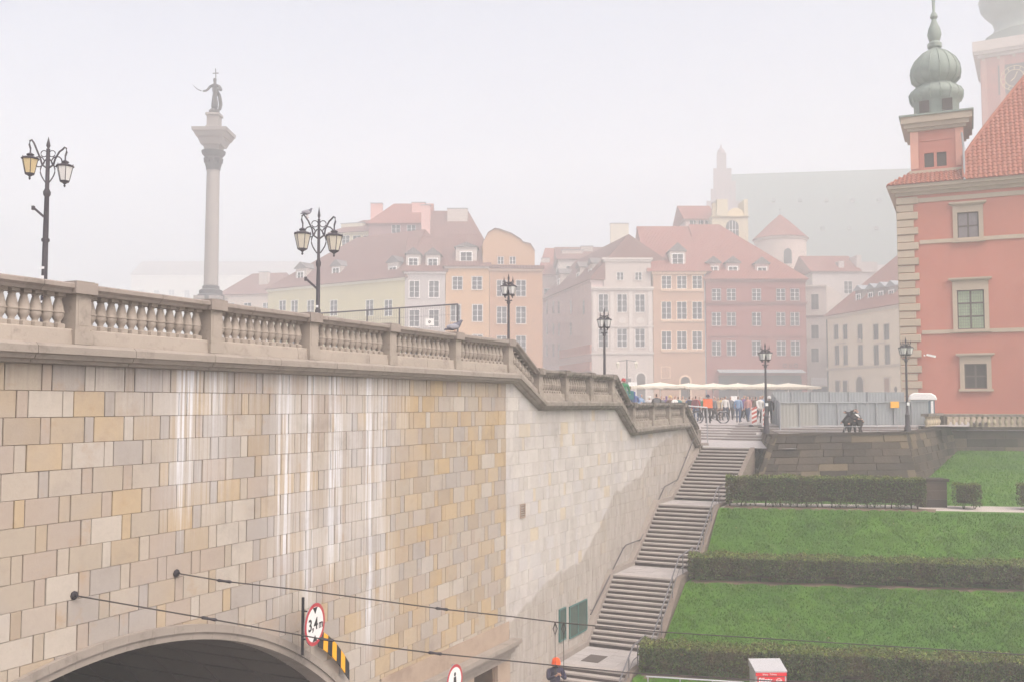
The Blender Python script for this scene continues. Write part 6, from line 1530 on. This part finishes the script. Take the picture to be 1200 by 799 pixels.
# slim gate barrier at stair head
q0, q1 = at_y(800, 474.5, 52), at_y(828.5, 477, 50.2); gb = thing('tube_barrier', 'thin white tube barrier with one post at the head of the stairs', 'barrier', (q1.x, q1.y, -2.1)); e = Vector((q1.x,q1.y,-2.1))
MB().tube([q0-e, q1-e], .035, 6).build('top_tube', M['wframe'], gb); MB().tube([(0,0,0),(0,0,q1.z+2.1)], .028, 6).build('post', M['steel'], gb); MB().box(-.75,-.2,-.02,.02,.2,.14).build('foot_block', M['cheek'], gb)
# leaning board in cafe crowd
q = at_y(860.5, 467, 74); wb = thing('white_board', 'small blank white board on a stick held above the crowd', 'board', (q.x, 74, ground_z(q.x,74))); MB().tube([(0,0,0),(0,0,q.z+1.4)], .02, 4).build('stick', M['steel'], wb); MB().box(-.26,-.03,q.z+.85,.26,-.01,q.z+1.4).build('board', M['wframe'], wb)

# ================================================================ ORANGE HAT MAN ON THE STEPS
BM = body(.10,.05,(.75,2.25),(.8,2.2),fingers=True,coat=1,head_down=.35)
q = at_y(650.5, 790, 30.6); o = person('man in an orange beanie and dark navy jacket looking at his phone below the stairs', q.x, 30.6, 1, .15, (.035,.03,.06), (.03,.03,.035), BH, 1.04, None, None, GZ+.42, 'man at the wall foot', BM)
me_ = BM; hv = [v.co for v in BM.vertices]; top = max(v.z for v in hv); tv = [v for v in hv if v.z > top-.2]; cxh = sum(v.x for v in tv)/len(tv); cyh = sum(v.y for v in tv)/len(tv)
MB().lathe([(.116,0),(.122,.03),(.121,.06),(.112,.12),(.085,.165),(.04,.19),(.005,.195)], 14).lathe([(.124,-.005),(.128,.01),(.128,.045),(.123,.055)], 14).build('hat', cloth((.80,.10,.02)), o, True, (cxh,cyh+.005,top-.11))
hd_ = [v for v in hv if v.y < -.28 and v.z > 1.0]; hy = sum(v.y for v in hd_)/max(1,len(hd_)); hz_ = sum(v.z for v in hd_)/max(1,len(hd_))
ph = MB().box(-.04,-.01,-.07,.04,0,.07).build('phone', M['dkmetal'], None, False, (q.x, 30.6-.40, GZ+.42+hz_*1.04+.05)); ph.rotation_euler.x = -.5; tag(ph, 'dark phone held by the man in the orange beanie', 'phone')
# ================================================================ ROAD SIGNS
M['sred'] = plain('sign_red', (.42,.045,.06), .45); M['swhite'] = plain('sign_white', (.72,.72,.72), .5); M['sblack'] = plain('sign_black', (.02,.02,.025), .5); M['amber'] = plain('sign_amber', (.78,.38,.02), .5)
def text(body_, size, mat_, parent, loc, rx=math.pi/2, bold=.0):
    c = bpy.data.curves.new('lettering', 'FONT'); c.body = body_; c.size = size; c.extrude = .002; c.align_x = 'CENTER'; c.align_y = 'CENTER'; c.offset = bold; c.materials.append(mat_)
    tmp = bpy.data.objects.new('t', c); COL.objects.link(tmp); me = bpy.data.meshes.new_from_object(tmp.evaluated_get(bpy.context.evaluated_depsgraph_get())); bpy.data.objects.remove(tmp)
    o = link('lettering', me, parent, loc); o.rotation_euler.x = rx; return o
def disc(r, y0, y1, n=36): return [(r*math.cos(2*math.pi*i/n), r*math.sin(2*math.pi*i/n)) for i in range(n)]
def round_sign(label, p, rz, D_, kind, postz):
    t = thing('road_sign', label, 'road sign', tuple(p), rz); R_ = D_/2
    f = MB().prism(disc(R_,0,0), -.01, .012, 'y').build('plate', M['steel'], t)
    b = MB(); n = 40; vs = []; fs = []
    for i in range(n):
        a = 2*math.pi*i/n
        vs += [(R_*math.cos(a),-.014,R_*math.sin(a)),(R_*.83*math.cos(a),-.014,R_*.83*math.sin(a)),(R_*math.cos(a),-.0105,R_*math.sin(a)),(R_*.83*math.cos(a),-.0105,R_*.83*math.sin(a))]
    for i in range(n): j = (i+1) % n; fs += [(4*i,4*j,4*j+1,4*i+1),(4*i,4*i+2,4*j+2,4*j),(4*i+1,4*j+1,4*j+3,4*i+3)]
    b.add(vs, fs).build('red_ring', M['sred'], f); MB().prism(disc(R_*.828,0,0), -.013, -.0102, 'y').build('white_face', M['swhite'], f)
    if kind == 'height':
        s_ = D_/.87
        text('3,4', .34*s_, M['sblack'], f, (-.09*s_,-.017,-.0), bold=.006); text('m', .25*s_, M['sblack'], f, (.25*s_,-.017,-.035), bold=.004)
        MB().prism([(-.10*s_,R_*.80),(.10*s_,R_*.80),(0,R_*.50)], -.018, -.0135, 'y').prism([(-.10*s_,-R_*.80),(0,-R_*.50),(.10*s_,-R_*.80)], -.018, -.0135, 'y').build('arrow', M['sblack'], f)
        MB().tube([(-.12,.2,-.6),(-.12,.2,.55)], .03, 6).box(-.2,.02,-.3,.2,.06,-.26).box(-.2,.02,.26,.2,.06,.3).box(-.15,.04,-.29,-.1,.22,-.27).box(-.15,.04,.27,-.1,.22,.29).build('bracket', M['dkmetal'], t)
    else:
        k = D_; MB().prism(disc(.062*k,0,0,14), -.018, -.0135, 'y').build('pictogram_head', M['sblack'], f, loc=(0,0,.20*k))
        MB().prism([(-.07*k,.12*k),(.07*k,.12*k),(.085*k,-.07*k),(.05*k,-.07*k),(.045*k,-.31*k),(-.045*k,-.31*k),(-.05*k,-.07*k),(-.085*k,-.07*k)], -.018, -.0135, 'y').build('pictogram_body', M['sblack'], f)
        MB().tube([(0,.05,postz-p.z),(0,.05,R_)], .03, 8).build('post', M['steel'], t)
    return t
Y = 20.3; p = at_y(368.5, 731, Y); round_sign('round red-rimmed height limit sign reading 3,4 m above the arch edge', p, WROT+.16, .85, 'height', 0)
p = at_y(532.5, 797, 24.5); round_sign('round red-rimmed no pedestrians sign low beside the portal', p, 1.12, .78, 'walker', GZ)
# black and amber hazard board following the arch edge
hb = thing('hazard_board', 'slanted black and amber striped hazard board following the arch edge', 'hazard board', tuple(P0+WN*.16), WROT)
Q = [wall_hit(px, py, .16) for px, py in ((372,742),(383.5,745),(409,776),(408,795),(398,786),(372.5,755))]
def hbp(t, top):
    a = [(Q[0][0]+.02,Q[0][1]+.02),(Q[1][0],Q[1][1]-.03),(Q[2][0],Q[2][1])] if top else [(Q[5][0]-.1,Q[5][1]+.05),(Q[4][0]-.16,Q[4][1]+.1),(Q[3][0],Q[3][1])]
    L1 = math.dist(a[0],a[1]); L2 = math.dist(a[1],a[2]); s_ = t*(L1+L2)
    return (a[0][0]+(a[1][0]-a[0][0])*s_/L1, a[0][1]+(a[1][1]-a[0][1])*s_/L1) if s_ < L1 else (a[1][0]+(a[2][0]-a[1][0])*(s_-L1)/L2, a[1][1]+(a[2][1]-a[1][1])*(s_-L1)/L2)
ca = [wall_hit(px, py, .16) for px, py in ((374,737),(409,776))]; cb_ = [wall_hit(px, py, .16) for px, py in ((373,757),(409,796))]
n = 7
for i in range(n):
    f0, f1 = i/n, (i+1)/n-.004
    def L_(A_, t): return (A_[0][0]+(A_[1][0]-A_[0][0])*t, A_[0][1]+(A_[1][1]-A_[0][1])*t+.10*math.sin(math.pi*t))
    sh_ = -.10
    MB().prism([L_(ca,max(0,f0+sh_*0)),L_(ca,f1),L_(cb_,min(1,f1+.0)),L_(cb_,min(1,f0))], -.012, .012, 'y').build('stripe', M['sblack'] if i % 2 == 0 else M['amber'], hb)
for t in (.2,.8): a = L_(ca, t); MB().box(a[0]-.02,.013,a[1]-.15,a[0]+.02,.16,a[1]-.11).build('bracket', M['dkmetal'], hb)
# ================================================================ OVERHEAD WIRES
M['wire'] = plain('dark_wire', (.035,.028,.028), .6)
def plan_wire(label, A_, B_, pts, r=.012):
    t = thing('span_wire', label, 'wire', tuple(A_)); path = [Vector((0,0,0))]; d = Vector((B_.x-A_.x, B_.y-A_.y, 0)); nn = Vector((d.y,-d.x,0))
    for px, py in pts:
        r_ = ray(px, py); k = (A_.x*nn.x+A_.y*nn.y)/(r_.x*nn.x+r_.y*nn.y); path.append(r_*k-A_)
    MB().tube(path, r, 5).build('wire', M['wire'], t)
    MB().lathe([(.07,-.02),(.07,.0),(.03,.02),(.02,.06)], 8).build('wall_plate', M['dkmetal'], t).rotation_euler = (math.pi/2, 0, WROT)
    for i, (px, py) in enumerate(pts):
        if px in (518, 263, 245, 382.5, 510): p = path[i+1]; q = (path[min(i+2,len(path)-1)]-path[i]).normalized(); MB().tube([p-q*.14,p-q*.10,p-q*.02,p+q*.02,p+q*.10,p+q*.14], [.01,.03,.022,.022,.03,.01], 7).build('insulator', M['dkmetal'], t)
    return t, path
u_, z_ = wall_hit(206, 671); A_ = wpt(u_, .03, z_); B_ = at_y(1350, 776, 25)
t1, w1 = plan_wire('upper span wire from the wall to the far side of the stairs', A_, B_, [(263,680.5),(355,691),(518,713),(600,722),(652,728.5),(775,740),(1000,754),(1200,766.5),(1350,776)])
u_, z_ = wall_hit(86, 697); A2_ = wpt(u_, .03, z_); B_ = at_y(1150, 822, 22)
t2, w2 = plan_wire('lower span wire from the wall crossing before the height sign', A2_, B_, [(150,708),(245,724.5),(382.5,749),(510,765),(600,774),(740,788),(900,797),(1150,814)])
for px, lab in ((650.5, 'thin vertical drop wire hanging before the pale wall, left of a pair'), (660.5, 'thin vertical drop wire hanging before the narrow teal window')):
    a = at_y(px, 729+(px-650)*.1, 24.2); r_ = ray(px, 729); nn = Vector((w1[-1].y,-w1[-1].x,0)); k = (A_.x*nn.x+A_.y*nn.y)/(r_.x*nn.x+r_.y*nn.y); a = r_*k
    dw = MB().tube([(0,0,0),(0,0,-3.0)], .006, 4).tube([(0,0,0),(.04,0,-.12),(0,0,-.25),(-.04,0,-.12),(0,0,0)], .012, 5).build('drop_wire', M['wire'], None, loc=tuple(a)); tag(dw, lab, 'wire')
# ================================================================ TICKET MACHINE
tk = at_y(898, 790, 28.9); tm = thing('ticket_machine', 'red and white ticket machine with sloped grey top at the hedge foot', 'ticket machine', (tk.x, 28.75, GZ), .03)
zt = at_y(898, 778.5, 28.6).z-GZ; hw = .44
MB().box(-hw,-.32,.05,hw,.32,zt-.16).build('cabinet', mat('machine_grey',(.42,.42,.43),.5,.05), tm)
MB().add([(-hw-.02,-.36,zt-.16),(hw+.02,-.36,zt-.16),(hw+.02,.34,zt-.16),(-hw-.02,.34,zt-.16),(-hw-.02,-.36,zt-.12),(hw+.02,-.36,zt-.12),(hw+.02,.34,zt+.06),(-hw-.02,.34,zt+.06)], [(3,2,1,0),(4,5,6,7),(0,1,5,4),(1,2,6,5),(2,3,7,6),(3,0,4,7)]).build('sloped_top', mat('machine_top_white',(.40,.395,.41),.5,.05), tm)
fs_ = MB().box(-hw,-.372,zt-.255,hw,-.33,zt-.165).build('red_fascia', plain('ticket_red',(.62,.02,.03),.45), tm)
text('Bilety  Tickets', .07, M['swhite'], fs_, (-.05,-.376,zt-.21))
fp = MB().box(-hw+.05,-.35,zt-.50,hw-.05,-.325,zt-.28).build('sign_panel', bpy.data.materials['ticket_red'], tm)
text('Bilety', .17, M['swhite'], fp, (-.17,-.355,zt-.375), bold=.004)
MB().tube([(.22+.07*math.cos(a*.5),-.355,zt-.39+.06*math.sin(a*.5)) for a in range(13)], .008, 4).tube([(.14,-.355,zt-.39),(.31,-.355,zt-.39)], .008, 4).build('logo', M['swhite'], fp)
MB().box(-hw+.05,-.345,zt-.95,hw-.05,-.322,zt-.56).build('screen', M['sblack'], tm); MB().box(hw+.001,-.3,.1,hw+.012,.3,zt-.2).build('red_side', bpy.data.materials['ticket_red'], tm)
MB().box(-hw-.02,-.34,0,hw+.02,.34,.0495).build('base', M['dkmetal'], tm)
gr2 = thing('street_railing', 'pale tubular street railing at the bottom edge beside the stairs', 'railing', (0,0,0))
a, b = at_y(757, 792, 28.4), at_y(872, 799, 28.1)
MB().tube([a, b], .022, 6).build('rail', M['steel'], gr2)
for t in (.02,.35,.68,.98): q = a.lerp(b, t); MB().tube([(q.x,q.y,GZ),q], .02, 6).build('post', M['steel'], gr2)
# ================================================================ FOG
hz = NG('haze_air'); nt_ = hz.t; nt_.nodes.remove(hz.b); pv = nt_.nodes.new('ShaderNodeVolumePrincipled')
pv.inputs['Color'].default_value = (.962,.990,1,1); pv.inputs['Density'].default_value = .0034; pv.inputs['Anisotropy'].default_value = .1
nt_.links.new(pv.outputs[0], nt_.nodes['Material Output'].inputs['Volume'])
z1 = max((o.matrix_basis.translation.z for o in bpy.data.objects), default=0)
HZ_TOP = 145.0
o = MB().box(-380,-25,-11.6,420,580,HZ_TOP).build('haze', hz.m); tag(o, kind='stuff')
